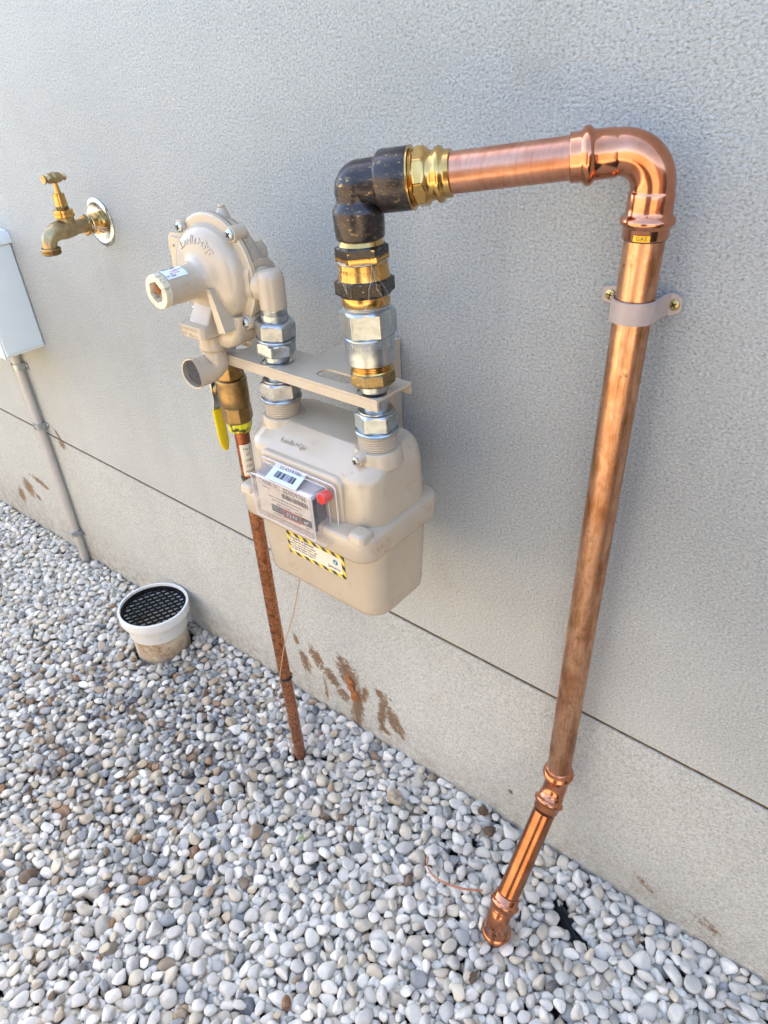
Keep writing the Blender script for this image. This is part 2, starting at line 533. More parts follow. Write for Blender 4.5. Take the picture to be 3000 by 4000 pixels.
def textmesh(s, size, ext=0.0002, align='CENTER', bold=0.0, spacing=1.0):
    cu = bpy.data.curves.new('lettering', 'FONT')
    cu.body = s
    cu.size = size
    cu.extrude = ext
    cu.align_x = align
    cu.align_y = 'CENTER'
    cu.offset = bold
    cu.space_character = spacing
    cu.resolution_u = 2
    o = bpy.data.objects.new('lettering_tmp', cu)
    me = o.to_mesh()
    vs = [tuple(v.co) for v in me.vertices]
    fs = [tuple(p.vertices) for p in me.polygons]
    o.to_mesh_clear()
    bpy.data.objects.remove(o)
    bpy.data.curves.remove(cu)
    return vs, fs

def text_on(mb, s, size, fn, **kw):
    """fn maps (u, v, h) of the flat lettering to a world point"""
    vs, fs = textmesh(s, size, **kw)
    return mb.add([fn(*v) for v in vs], fs)

def barcode(mb, fn, w, h, seed=1):
    r = random.Random(seed)
    x = -w / 2
    while x < w / 2:
        a = r.choice((.004, .004, .008, .012, .016)) * w / .5
        b = r.choice((.004, .008, .008, .014)) * w / .5
        if x + a > w / 2: break
        vs = [fn(x + i * a, j * h - h / 2, k2 * .0001) for k2 in (0, 1) for i, j in ((0, 0), (1, 0), (1, 1), (0, 1))]
        mb.add(vs, [(3, 2, 1, 0), (4, 5, 6, 7), (0, 1, 5, 4), (1, 2, 6, 5), (2, 3, 7, 6), (3, 0, 4, 7)])
        x += a + b

def plate2d(shapes, thick, fn):
    """outer outline first, holes after; each a list of (u,v). Returns MB of the solid"""
    cu = bpy.data.curves.new('outline', 'CURVE')
    cu.dimensions = '2D'
    cu.fill_mode = 'BOTH'
    cu.extrude = thick / 2
    for sh in shapes:
        sp = cu.splines.new('POLY')
        sp.points.add(len(sh) - 1)
        for p, q in zip(sp.points, sh):
            p.co = (q[0], q[1], 0, 1)
        sp.use_cyclic_u = True
    o = bpy.data.objects.new('outline_tmp', cu)
    me = o.to_mesh()
    vs = [fn(*v.co) for v in me.vertices]
    fs = [tuple(p.vertices) for p in me.polygons]
    o.to_mesh_clear()
    bpy.data.objects.remove(o)
    bpy.data.curves.remove(cu)
    mb = MB()
    return mb.add(vs, fs)

def circle(cx, cy, r, n=24):
    return [(cx + r * cos(2 * pi * i / n), cy + r * sin(2 * pi * i / n)) for i in range(n)]

def slot(x0, x1, cy, r, n=10):
    return [(x1 + r * cos(a), cy + r * sin(a)) for a in [(-pi / 2 + pi * i / n) for i in range(n + 1)]] + \
           [(x0 + r * cos(a), cy + r * sin(a)) for a in [(pi / 2 + pi * i / n) for i in range(n + 1)]]

def screw_head(mb, p, d, r=.006, h=.0035):
    lathe(mb, p, d, [(0, r), (h * .35, r), (h * .75, r * .82), (h, r * .45), (h * 1.02, .0001)], n=24)

def cross_recess(mb, p, d, r=.0032, h=.0002, up=None, rot=.5):
    a, b, d = frame(d, up)
    p = Vector(p) + Vector(d) * h
    for q in (rot, rot + pi / 2):
        e = a * cos(q) + b * sin(q)
        f = d.cross(e)
        w_ = r * .22
        vs = [p + e * r * i + f * w_ * j + d * k2 for k2 in (0, .0004) for i, j in ((-1, -1), (1, -1), (1, 1), (-1, 1))]
        mb.add(vs, [(3, 2, 1, 0), (4, 5, 6, 7), (0, 1, 5, 4), (1, 2, 6, 5), (2, 3, 7, 6), (3, 0, 4, 7)])
        p = p + d * .00005

def screw(parent, p, d, mat='zinc', r=.006, h=.0035, rot=.5):
    mb = MB(); screw_head(mb, p, d, r, h)
    s = obj('screw', mb, M[mat], parent)
    mb = MB(); cross_recess(mb, Vector(p) + Vector(d).normalized() * h, d, r * .55, .0001, rot=rot)
    obj('recess', mb, M['dark'], s, smooth=0)
    return s

def ground_z(x):
    return .012 + .035 * x

# ------------------------------------------------------------------ setting
# ground: dark weed fabric over soil, lowered under the pebbles
k = NT('black_weed_fabric')
c = k.coord()
wv = k.math('MULTIPLY', k.noise(k.mapping(c, scale=(900, 60, 1)), 1, 1), k.noise(k.mapping(c, scale=(60, 900, 1)), 1, 1))
k.set(col=k.ramp(k.noise(c, 30, 4), [(.3, g(.008)), (.8, g(.022))]), rough=.8, normal=k.bump(wv, .4, .001))
M['fabric'] = k.m
mb = MB()
NX, NY = 60, 30
vs, fs = [], []
xs = [-40, -20, -8] + [-4.5 + i * .1 for i in range(61)] + [4, 10, 30]
ys = [-30, -12, -6, -3] + [-2.4 + i * .1 for i in range(25)] + [0.05]
for yy in ys:
    for xx in xs:
        base = ground_z(max(-3.2, min(.6, xx))) - .034
        vs.append((xx, yy, base + .003 * sin(xx * 31) * cos(yy * 27)))
nx = len(xs)
for j in range(len(ys) - 1):
    for i in range(nx - 1):
        fs.append((j * nx + i, j * nx + i + 1, (j + 1) * nx + i + 1, (j + 1) * nx + i))
mb.add(vs, fs)
tag(obj('ground', mb, M['fabric']), 'black weed fabric under the pebbles along the wall', 'ground', kind='structure')
bpy.data.objects['ground'].pop('category', None) if False else None

k = NT('bounce_path_concrete'); c = k.coord()
k.set(col=k.ramp(k.noise(c, 6, 5, .6), [(.3, srgb('b8a98c')), (.7, srgb('d0c3a8'))]), rough=.85, normal=k.bump(k.noise(c, 150, 3), .3, .001))
mb = MB(); mb.box((-9, -2.28, -.25), (4.5, -1.44, .03)); o_ = obj('path', mb, k.m, smooth=0); o_['kind'] = 'structure'; o_['label'] = 'unseen pale concrete path added to bounce warm light'; o_['category'] = 'path'  # out-of-frame path added as a warm bounce surface
# house wall, three parts: upper render, lower render, recessed joint
GZ = .4170
wall = thing('house_wall', 'pale grey textured render wall with a horizontal joint near its foot', 'wall', (-1.5, .1, 0))
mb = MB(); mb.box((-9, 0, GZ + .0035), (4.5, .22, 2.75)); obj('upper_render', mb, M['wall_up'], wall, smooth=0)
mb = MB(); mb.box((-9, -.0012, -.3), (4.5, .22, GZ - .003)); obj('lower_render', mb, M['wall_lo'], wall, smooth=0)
k = NT('joint_sealant'); c = k.coord()
k.set(col=k.ramp(k.noise(k.mapping(c, scale=(1, 1, 3)), 60, 4, .7), [(.4, srgb('43361f')), (.6, srgb('6a5838'))]), rough=.9)
mb = MB(); mb.box((-9, .0012, GZ - .0029), (4.5, .21, GZ + .0034)); obj('joint_strip', mb, k.m, wall, smooth=0)
mb = MB(); mb.box((-9, -.02, 2.753), (4.5, .26, 2.80)); obj('capping', mb, M['boxpaint'], wall, smooth=0)

# unseen fence added behind the camera for warm bounce light and metal reflections
k = NT('bounce_fence_timber'); c = k.coord()
k.set(col=k.ramp(k.noise(k.mapping(c, scale=(9, 1, .6)), 3, 4), [(.3, srgb('b8a688')), (.7, srgb('d2c2a4'))]), rough=.7)
fence = thing('bounce_fence', 'unseen warm timber paling fence added opposite the wall to bounce light', 'fence', (0, -2.3, 0))
mb = MB(); 
for i in range(84):
    x = -7 + i * .125
    mb.box((x, -2.32 + .004 * (i % 2), -.1), (x + .12, -2.3 + .004 * (i % 2), 1.75 + .01 * (i % 3)))
obj('palings', mb, k.m, fence, smooth=0)
for z_ in (.3, 1.4):
    mb = MB(); mb.box((-7, -2.37, z_), (3.5, -2.325, z_ + .08)); obj('rail', mb, k.m, fence, smooth=0)

rw = thing('light_block_wall', 'unseen dull brick wall added beyond the frame to cut light from the right', 'wall', (2.6, -1.2, 0))  # added light blocker: keeps light from the right off the scene
k = NT('light_block_brickwork'); c = k.coord()
br_ = k.n('ShaderNodeTexBrick'); k.put(br_.inputs['Vector'], k.mapping(c, rot=(radians(90), 0, radians(90)))); br_.inputs['Scale'].default_value = 4
br_.inputs[1].default_value = srgb('6d5a4e'); br_.inputs[2].default_value = srgb('5c4c44'); br_.inputs[3].default_value = srgb('8d8880')
k.set(col=br_.outputs[0], rough=.9)
mb = MB(); mb.box((2.5, -2.3, -.3), (2.75, -.002, 1.9)); obj('brickwork', mb, k.m, rw, smooth=0)
gt = thing('reflection_gate', 'unseen dark boarded gate added to give the metal dark reflections', 'gate', (.1, -2.26, 0))  # added behind the camera so the metals mirror something dark
mb = MB()
for i in range(9):
    mb.box((-.42 + i * .115, -2.285, .06), (-.42 + i * .115 + .108, -2.262, 1.95))
obj('boards', mb, plain('reflection_gate_timber', srgb('3a322b'), .6, 0, .2, 8), gt, smooth=0)
for z_ in (.35, 1.5):
    mb = MB(); mb.box((-.42, -2.2615, z_), (.61, -2.242, z_ + .1)); obj('ledge', mb, M['soil'], gt, smooth=0)

# ------------------------------------------------------------------ gravel
def pebble(seed, sub=2):
    import bmesh
    r = np.random.default_rng(seed)
    bm = bmesh.new()
    bmesh.ops.create_icosphere(bm, subdivisions=sub, radius=1)
    v = np.array([x.co for x in bm.verts])
    fs = [tuple(x.index for x in f.verts) for f in bm.faces]
    bm.free()
    nf = r.integers(6, 11)
    nn = r.normal(size=(nf, 3)); nn /= np.linalg.norm(nn, axis=1)[:, None]
    h = r.uniform(.58, 1.08, nf)
    p = r.uniform(8, 26)
    d = np.maximum(v @ nn.T, 0) / h
    rad = (np.sum(d ** p, axis=1) + (1 / 1.12) ** p) ** (-1 / p)
    v = v * rad[:, None]
    # skew so one end is fatter, and a gentle hollow here and there
    t = r.uniform(-.28, .28)
    v[:, 1] *= 1 + t * v[:, 0]
    v[:, 2] *= 1 + r.uniform(-.25, .25) * v[:, 0]
    if r.random() < .35:
        dd_ = r.normal(size=3); dd_ /= np.linalg.norm(dd_)
        v -= dd_ * (.16 * np.exp(-np.sum((v - dd_) ** 2, axis=1) / .25))[:, None]
    v /= np.abs(v).max(axis=0)
    return v, fs

k = NT('pebble_stone')
at = k.n('ShaderNodeAttribute', attribute_name='tone', attribute_type='INSTANCER')
at2 = k.n('ShaderNodeAttribute', attribute_name='wet', attribute_type='INSTANCER')
oi = k.n('ShaderNodeAttribute', attribute_name='seed', attribute_type='INSTANCER')
c = k.n('ShaderNodeVectorMath', operation='ADD')
k.put(c.inputs[0], k.coord()); k.put(c.inputs[1], oi.outputs['Vector'])
c = c.outputs[0]
n1 = k.noise(c, 1.1, 4, .6, dist=.6)
n2 = k.noise(c, 6, 4, .7)
base = k.mix(k.ramp(n1, [(.38, g(0)), (.68, g(.8))]), at.outputs['Color'], k.mix(.4, at.outputs['Color'], srgb('a6a49c')))
base = k.mix(k.ramp(n2, [(.40, g(.25)), (.60, g(0))]), base, k.mix(.5, base, srgb('8d8272')))
sp_ = k.ramp(k.noise(c, 18, 2, .5), [(.68, g(0)), (.74, g(.6))])
base = k.mix(sp_, base, srgb('55504a'))
k.set(col=base, rough=at2.outputs['Fac'], spec=.45)
k.set(normal=k.bump(k.noise(c, 5, 5, .7), .22, .004))
M['pebble'] = k.m

XR = (-3.15, .62); YR = (-1.42, -.001)
RES = .003
gx = int((XR[1] - XR[0]) / RES) + 1; gy = int((YR[1] - YR[0]) / RES) + 1
H = np.empty((gx, gy)); xx = XR[0] + np.arange(gx) * RES
H[:] = (.012 + .035 * xx - .034)[:, None]
obst = [(-.259, -.208, .0165), (-.825, -.145, .0135), (-1.42, -.104, .083), (-1.985, -.016, .016)]
bare = [(-.172, -.106, .040, .013, -32), (-.125, -.120, .018, .009, -25), (-.385, -.078, .016, .007, -10), (-.42, -.125, .010, .008, 0), (-.21, -.165, .010, .005, 0)]
P = []
def blocked(x, y, r):
    for ox, oy, orr in obst:
        if (x - ox) ** 2 + (y - oy) ** 2 < (orr + r * .8) ** 2: return True
    for bx, by, ba, bb, an in bare:
        c_, s_ = cos(radians(an)), sin(radians(an))
        u = ((x - bx) * c_ + (y - by) * s_) / (ba + r * .6); v = (-(x - bx) * s_ + (y - by) * c_) / (bb + r * .6)
        if u * u + v * v < 1: return True
    return False
def drop(n, smin, smax, layer_cap, xr=XR, yr=YR, K=7):
    for _ in range(n):
        a = rng.uniform(smin, smax); b = a * rng.uniform(.58, .92); cc = a * rng.uniform(.42, .75)
        yaw = rng.uniform(0, pi); tilt = rng.normal(0, .30)
        rad = max(a, b)
        best = None
        m_ = int(rad / RES) + 1
        gxx, gyy = np.meshgrid(np.arange(-m_, m_ + 1) * RES, np.arange(-m_, m_ + 1) * RES, indexing='ij')
        u = (gxx * cos(yaw) + gyy * sin(yaw)) / a; v = (-gxx * sin(yaw) + gyy * cos(yaw)) / b
        q = 1 - u * u - v * v
        msk = q > .04
        hh = np.where(msk, cc * np.sqrt(np.maximum(q, 0)), 0)
        tl = u * a * math.tan(tilt) * .8
        for _k in range(K):
            x = rng.uniform(*xr); y = rng.uniform(*yr)
            if y > -b * .85: y = -b * .85 - rng.uniform(0, .004)
            if blocked(x, y, b): continue
            i = int((x - XR[0]) / RES); j = int((y - YR[0]) / RES)
            if i - m_ < 0 or j - m_ < 0 or i + m_ >= gx or j + m_ >= gy:
                if i - m_ < 0 or j - m_ < 0 or i + m_ >= gx: continue
                jm = min(gy, j + m_ + 1)
            else:
                jm = j + m_ + 1
            sl = H[i - m_:i + m_ + 1, j - m_:jm]
            w_ = jm - (j - m_)
            mk = msk[:, :w_]
            z = np.max((sl + (hh - tl)[:, :w_])[mk])
            rel = z - (.012 + .035 * x)
            if best is None or rel < best[0]: best = (rel, x, y, z, i, j, jm, w_, mk)
        if best is None or best[0] > layer_cap: continue
        rel, x, y, z, i, j, jm, w_, mk = best
        z -= cc * .34
        sl = H[i - m_:i + m_ + 1, j - m_:jm]
        top = z + (hh + tl)[:, :w_]
        sl[mk] = np.maximum(sl[mk], top[mk])
        P.append((x, y, z, a, b, cc, yaw, tilt))
drop(9000, .009, .014, -.010)
drop(260, .0190, .0240, .003)
drop(3800, .0125, .0200, .003, xr=(-.95, .6))
drop(9000, .0092, .0180, .003)
drop(2200, .0110, .0180, .006, xr=(-.8, .45), yr=(-.8, -.001), K=12)
drop(6500, .0085, .0165, .006, xr=(-2.6, .45), yr=(-1.0, -.001), K=12)
drop(5000, .0080, .0115, -.003, xr=(-2.6, .45), yr=(-1.0, -.001), K=16)
# fill the gaps that are left so that little fabric shows
ref = (.012 + .035 * xx)[:, None]
for rnd in range(5):
    lim = .0125 if rnd < 3 else .0105
    cand = np.argwhere((ref - H) > lim)
    rng.shuffle(cand)
    used = np.zeros(H.shape, bool)
    for i, j in cand:
        if used[i, j] or i < 6 or j < 6 or i > gx - 7 or j > gy - 3: continue
        x = XR[0] + i * RES; y = YR[0] + j * RES
        if not (-2.7 < x < .5 and y > -1.05): continue
        a = rng.uniform(.0075, .0125); b = a * rng.uniform(.6, .95); cc = a * rng.uniform(.45, .75)
        if blocked(x, y, b * .7): continue
        used[max(0, i - 4):i + 5, max(0, j - 4):j + 5] = True
        y = min(y, -b * .85)
        z = H[i, j] + cc * .45
        P.append((x, y, z, a, b, cc, rng.uniform(0, pi), rng.normal(0, .35)))
        m_ = 3
        sl = H[i - m_:i + m_ + 1, j - m_:min(gy, j + m_ + 1)]
        gi_, gj_ = np.meshgrid(np.arange(-m_, m_ + 1), np.arange(-m_, m_ + 1), indexing='ij')
        q_ = 1 - (gi_ ** 2 + gj_ ** 2) * RES * RES / (a * b)
        tp = np.where(q_ > 0, z + cc * np.sqrt(np.maximum(q_, 0)), -9)[:, :sl.shape[1]]
        np.maximum(sl, tp, out=sl)
P = np.array(P)
print('pebbles', len(P))
NPb = len(P)
def cl(h): return np.array(srgb(h)[:3])
white = [cl('cfcabd'), cl('dad5c8'), cl('c3bfb4'), cl('e2ddcf'), cl('cabfa9')]
grey = [cl('9a9b98'), cl('aeaba2'), cl('888987'), cl('a79f90')]
tan = [cl('b7a68a'), cl('a58f70'), cl('c0b196'), cl('96836a')]
dark = [cl('4a5058'), cl('5d5a55'), cl('6a5138'), cl('8a5f35')]
tone = np.zeros((NPb, 3)); wet = np.zeros(NPb)
tint = rng.uniform(.85, 1.12, NPb)
for i, p in enumerate(P):
    x, y = p[0], p[1]
    # the patch between drain and camera is a mixed, darker river stone; clean white by the big pipe
    mixd = 1.25 * math.exp(-(((x + 1.22) / .36) ** 2 + ((y + .27) / .26) ** 2)) + .6 * math.exp(-(((x + 1.0) / .4) ** 2 + ((y + .5) / .25) ** 2))
    mixd = min(1, mixd)
    r = rng.random()
    if r < .94 - .61 * mixd: c_ = white[rng.integers(5)]
    elif r < .988 - .30 * mixd: c_ = grey[rng.integers(4)]
    elif r < .9985 - .10 * mixd: c_ = tan[rng.integers(4)]
    else: c_ = dark[rng.integers(4)]
    tone[i] = np.clip(c_ * rng.uniform(.85, 1.12), 0, 1)
    wet[i] = rng.uniform(.5, .75) - .28 * mixd * rng.random()
me = bpy.data.meshes.new('gravel')
me.vertices.add(NPb)
me.vertices.foreach_set('co', P[:, :3].astype(np.float32).ravel())
def attr(n, t, data, key):
    a_ = me.attributes.new(n, t, 'POINT'); a_.data.foreach_set(key, np.ascontiguousarray(data, dtype=np.int32 if t == 'INT' else np.float32).ravel())
attr('scl', 'FLOAT_VECTOR', P[:, 3:6], 'vector')
attr('rot', 'FLOAT_VECTOR', np.stack([rng.normal(0, .25, NPb), -P[:, 7], P[:, 6]], 1), 'vector')
attr('tone', 'FLOAT_COLOR', np.concatenate([tone, np.ones((NPb, 1))], 1), 'color')
attr('wet', 'FLOAT', wet, 'value')
attr('seed', 'FLOAT_VECTOR', rng.uniform(-50, 50, (NPb, 3)), 'vector')
attr('pick', 'INT', rng.integers(0, 22, NPb), 'value')
gravel = bpy.data.objects.new('gravel', me)
scene.collection.objects.link(gravel)
tag(gravel, 'bed of rounded white and grey river pebbles along the wall', 'gravel', kind='stuff')
me.materials.append(M['pebble'])
protos = []
for s_ in range(22):
    v, f = pebble(100 + s_, 3)
    pm = bpy.data.meshes.new('pebble'); pm.from_pydata(v.tolist(), [], f); pm.shade_smooth(); pm.materials.append(M['pebble'])
    protos.append(bpy.data.objects.new('pebble', pm))
ng = bpy.data.node_groups.new('scatter', 'GeometryNodeTree')
ng.interface.new_socket('Geometry', in_out='INPUT', socket_type='NodeSocketGeometry')
ng.interface.new_socket('Geometry', in_out='OUTPUT', socket_type='NodeSocketGeometry')
gi = ng.nodes.new('NodeGroupInput'); go = ng.nodes.new('NodeGroupOutput')
iop = ng.nodes.new('GeometryNodeInstanceOnPoints'); jn = ng.nodes.new('GeometryNodeJoinGeometry')
for o in reversed(protos):
    oi_ = ng.nodes.new('GeometryNodeObjectInfo'); oi_.inputs['Object'].default_value = o; oi_.inputs['As Instance'].default_value = True
    ng.links.new(oi_.outputs['Geometry'], jn.inputs[0])
def na(n, t):
    x = ng.nodes.new('GeometryNodeInputNamedAttribute'); x.data_type = t; x.inputs[0].default_value = n
    return x.outputs['Attribute']
ng.links.new(gi.outputs[0], iop.inputs['Points'])
ng.links.new(jn.outputs[0], iop.inputs['Instance'])
iop.inputs['Pick Instance'].default_value = True
ng.links.new(na('pick', 'INT'), iop.inputs['Instance Index'])
e2r = ng.nodes.new('FunctionNodeEulerToRotation')
ng.links.new(na('rot', 'FLOAT_VECTOR'), e2r.inputs[0])
ng.links.new(e2r.outputs[0], iop.inputs['Rotation'])
ng.links.new(na('scl', 'FLOAT_VECTOR'), iop.inputs['Scale'])
ng.links.new(iop.outputs[0], go.inputs[0])
md = gravel.modifiers.new('scatter', 'NODES'); md.node_group = ng

exec_parts = True
# ------------------------------------------------------------------ big copper outlet pipe
E1 = Vector((-.522, -.165, 1.2128)); E2 = Vector((-.2545, -.040, 1.2429))
ax = (E2 - E1).normalized()
pipe = thing('copper_outlet_pipe', 'thick bright copper gas pipe running along, down the wall and into the pebbles', 'pipe', (-.262, -.2, 0))
DN = Vector((0, 0, -1))
mb = MB(); lathe(mb, E1 + ax * .10, ax, [(0, .0196), (.125, .0196)], 64)
obj('top_tube', mb, M['cu_bright'], pipe, label='pinkish freshly cleaned copper tube at the top')
mb = MB(); lathe(mb, (-.2545, -.040, 1.185), DN, [(0, .0198), (.900, .0198)], 64)
obj('riser_tube', mb, M['cu_riser'], pipe, label='long vertical tarnished copper tube')
B1 = Vector((-.2545, -.040, .262)); B2 = Vector((-.2595, -.209, .060)); dl = (B2 - B1).normalized()
mb = MB(); lathe(mb, B1 + dl * .055, dl, [(0, .0192), ((B2 - B1).length - .10, .0192)], 64)
obj('lower_tube', mb, M['cu_lower'], pipe, label='short slanting shiny copper tube')

def pressfit(p, da, db, dist, sa, sb, r=.0215, end=.024, wob=0):
    """elbow with a socket and a rolled bead on each side"""
    p = Vector(p); da = Vector(da).normalized(); db = Vector(db).normalized()
    pts, rr_ = [], []
    def bead(t, L):       # t from mouth (0) to neck (L)
        prof = [(0, .0008), (.0012, .0018), (.010, .0018), (.0115, .003), (.014, .0062), (.0165, .0068), (.019, .0062), (.0215, .003), (.023, .0016), (.030, .0013), (L * .93, .0013), (L * .97, .0003), (L, 0)]
        return prof
    La = sa; s0 = p - da * (dist + La)
    for t, e in bead(0, La):
        if pts and (s0 + da * t - pts[-1]).length < 1e-4: continue
        pts.append(s0 + da * t); rr_.append(r + e * .85)
    bb = bend(p, da, db, dist, 18)
    for q in bb[1:-1]:
        pts.append(q); rr_.append(r)
    s1 = p + db * (dist + sb)
    for t, e in reversed(bead(0, sb)):
        pts.append(s1 - db * t); rr_.append(r + e * .85)
    mb = MB(); sweep(mb, pts, rr_, 64)
    return mb
mb = pressfit(E2, ax, DN, .036, .044, .044, .0208)
el = obj('elbow', mb, M['cu_fitting'], pipe, smooth=60, label='large polished copper elbow at the top corner')
obj('elbow', pressfit(B1, DN, dl, .018, .030, .032, .0200), M['cu_fitting'], pipe, smooth=60, label='polished copper bend at the foot of the vertical tube')
obj('elbow', pressfit(B2, dl, DN, .018, .032, .036, .0204), M['cu_fitting'], pipe, smooth=60, label='polished copper bend entering the pebbles')
mb = MB(); lathe(mb, B2, DN, [(.04, .0192), (.17, .0192)], 48); obj('buried_tube', mb, M['cu_lower'], pipe)
# black insertion marks and the GAS sticker
mb = MB(); lathe(mb, (-.2545, -.040, 1.1634), DN, [(0, .0207), (.0016, .0207)], 64); obj('pen_mark', mb, M['ink'], pipe)
def cyl_map(cx, cy, r, zc, ang0):
    def fn(u, v, h):
        a = ang0 + u / r
        return (cx + (r + h) * sin(a), cy - (r + h) * cos(a), zc + v)
    return fn
def curved_label(fn, w, h, n=12, t=.0002, rot=None):
    mb = MB(); vs = []; fs = []
    for kk in (0, 1):
        for j in (0, 1):
            for i in range(n + 1):
                vs.append(fn(-w / 2 + w * i / n, -h / 2 + h * j, kk * t))
    N = n + 1
    for i in range(n):
        fs.append((2 * N + i, 2 * N + i + 1, 3 * N + i + 1, 3 * N + i))
        fs.append((i, N + i, N + i + 1, i + 1))
        fs.append((i, i + 1, 2 * N + i + 1, 2 * N + i))
        fs.append((N + i, 3 * N + i, 3 * N + i + 1, N + i + 1))
    fs.append((0, 2 * N, 3 * N, N)); fs.append((n, N + n, 3 * N + n, 2 * N + n))
    return mb.add(vs, fs)
fn = cyl_map(-.2545, -.040, .0226, 1.1665, radians(12))
st = obj('gas_sticker', curved_label(fn, .016, .0058), M['gasyellow'], pipe, label='small amber sticker reading GAS')
mb = MB(); text_on(mb, 'GAS', .0052, lambda u, v, h: fn(u, v, .0003 + h), ext=.0001, spacing=1.15); obj('lettering', mb, M['ink'], st, smooth=0)
fnx = cyl_map(-.2545, -.040, .0223, 1.188, radians(20))
mb = MB(); text_on(mb, 'AS3688\n\u2014 40 \u2014', .0042, lambda u, v, h: fnx(u, v, h), ext=.0002); obj('stamped_lettering', mb, M['cu_fitting'], el, smooth=0)

# saddle clip holding the riser
clip = thing('pipe_clamp', 'taupe painted saddle strap screwed to the wall round the thick copper pipe', 'pipe clamp', (-.2545, -.003, 1.09))
mb = MB()
pts = []
cx, cy, r = -.2545, -.040, .0215
path = [(cx - .050, -.0035), (cx - .030, -.0035), (cx - .0245, -.006), (cx - r, -.014)]
for i in range(0, 19):
    a = pi + pi * i / 18
    path.append((cx + r * cos(a), cy + r * sin(a) ))
path += [(cx + r, -.014), (cx + .0245, -.006), (cx + .029, -.0035), (cx + .0385, -.0035)]
th = .0022
rings = []
for i, (x, y) in enumerate(path):
    a = path[max(0, i - 1)]; b = path[min(len(path) - 1, i + 1)]
    tx, ty = b[0] - a[0], b[1] - a[1]; l = math.hypot(tx, ty); nx_, ny_ = ty / l, -tx / l
    hw = .0118 if 0 < i < len(path) - 1 else .0075
    zc = 1.092
    x2, y2 = x + nx_ * th, y + ny_ * th
    rings.append([(x, y, zc - hw), (x2, y2, zc - hw + .0006), (x2, y2, zc + hw - .0006), (x, y, zc + hw)])
mb.ring_loft(rings)
obj('strap', mb, M['enamel_grey'], clip)
for sx, rt in ((-.0400, .2), (.0305, .9)):
    p = Vector((cx + sx, -.0058, 1.092))
    screw(clip, p, (0, -1, 0), 'screwbrass', .0058, .0026, rot=rt)

# ------------------------------------------------------------------ riser of fittings on the meter outlet
R0 = Vector((-.5125, -.165, .972)); RU = Vector((-.522, -.165, 1.2128)); ud = (RU - R0).normalized()
def tz(z): return (z - R0.z) / ud.z
stack = thing('outlet_fitting_stack', 'stack of brass, blackened and zinc pipe fittings topped by a dark bronze elbow', 'pipe fittings', (-.5125, -.165, .983))
mb = MB(); lathe(mb, R0, ud, [(tz(.984), .0178), (tz(.992), .0178), (tz(.9925), .0168), (tz(1.004), .0168)], 48)
obj('nipple', mb, M['zinc'], stack)
mb = MB(); nut(mb, R0, ud, tz(.9945), tz(1.0105), .0268, .35, n=144, sides=8)
bh = obj('bush_hexagon', mb, M['hexbrown'], stack)
mb = MB(); lathe(mb, R0, ud, [(tz(1.0108), .0262), (tz(1.0125), .0255)] + thread(tz(1.0125), tz(1.021), .0255, .0022, .001) + [(tz(1.022), .024)], 48)
obj('bush_thread', mb, M['brass'], stack)
mb = MB(); lathe(mb, R0, ud, [(tz(1.020), .0270), (tz(1.022), .0298), (tz(1.030), .0302), (tz(1.0505), .0302), (tz(1.0512), .0306), (tz(1.053), .0306), (tz(1.054), .0295)], 72)
zs = obj('socket_barrel', mb, M['zinc'], stack)
mb = MB(); nut(mb, R0, ud, tz(1.0535), tz(1.0845), .0292, .10, n=144)
obj('socket_hexagon', mb, M['zinc'], stack)
fz = lambda ang, rad, zc: (lambda u, v, h: tuple(R0 + ud * (tz(zc) + v) + Vector((sin(ang + u / rad), -cos(ang + u / rad), 0)) * (rad + h)))
mb = MB(); text_on(mb, 'MAXITHREE', .0080, fz(radians(0), .0305, 1.0455), ext=.0003, spacing=1.1); text_on(mb, '-GSM', .0080, fz(radians(72), .0305, 1.0465), ext=.0003, spacing=1.1)
obj('stamped_lettering', mb, M['steel'], zs, smooth=0)
mb = MB(); lathe(mb, R0, ud, [(tz(1.083), .026)] + thread(tz(1.084), tz(1.0905), .0268, .002, .001) + [(tz(1.091), .026)], 48)
obj('union_thread', mb, M['steel'], stack)
mb = MB(); lathe(mb, R0, ud, [(tz(1.089), .0268), (tz(1.0905), .0280), (tz(1.103), .0284), (tz(1.104), .0278)], 72)
obj('union_ring', mb, M['brass'], stack)
mb = MB(); nut(mb, R0, ud, tz(1.1005), tz(1.1195), .0300, .28, n=144)
obj('union_hexagon', mb, M['hexblack'], stack)
mb = MB(); lathe(mb, R0, ud, [(tz(1.1192), .0300), (tz(1.1205), .0297), (tz(1.132), .0282), (tz(1.1355), .0282), (tz(1.1358), .0268), (tz(1.137), .0262)], 72)
ub = obj('union_collar', mb, M['brass'], stack)
mb = MB(); text_on(mb, 'BSP DR-CoFCOMP21', .0058, fz(radians(22), .0288, 1.1285), ext=.0002, spacing=1.05); obj('stamped_lettering', mb, M['brass_old'], ub, smooth=0)
mb = MB(); lathe(mb, R0, ud, [(tz(1.136), .0255), (tz(1.138), .0262), (tz(1.1405), .0262)], 72)
nut(mb, R0, ud, tz(1.1395), tz(1.142), .0262, .2, n=96)
obj('adapter_rim', mb, M['brass'], stack)
mb = MB(); nut(mb, R0, ud, tz(1.1415), tz(1.1545), .0262, .2, n=144)
obj('adapter_hexagon', mb, M['hexblack'], stack)
mb = MB(); lathe(mb, R0, ud, [(tz(1.154), .0255), (tz(1.156), .0245), (tz(1.1605), .0225), (tz(1.162), .022)], 60); obj('adapter_neck', mb, M['brass'], stack)
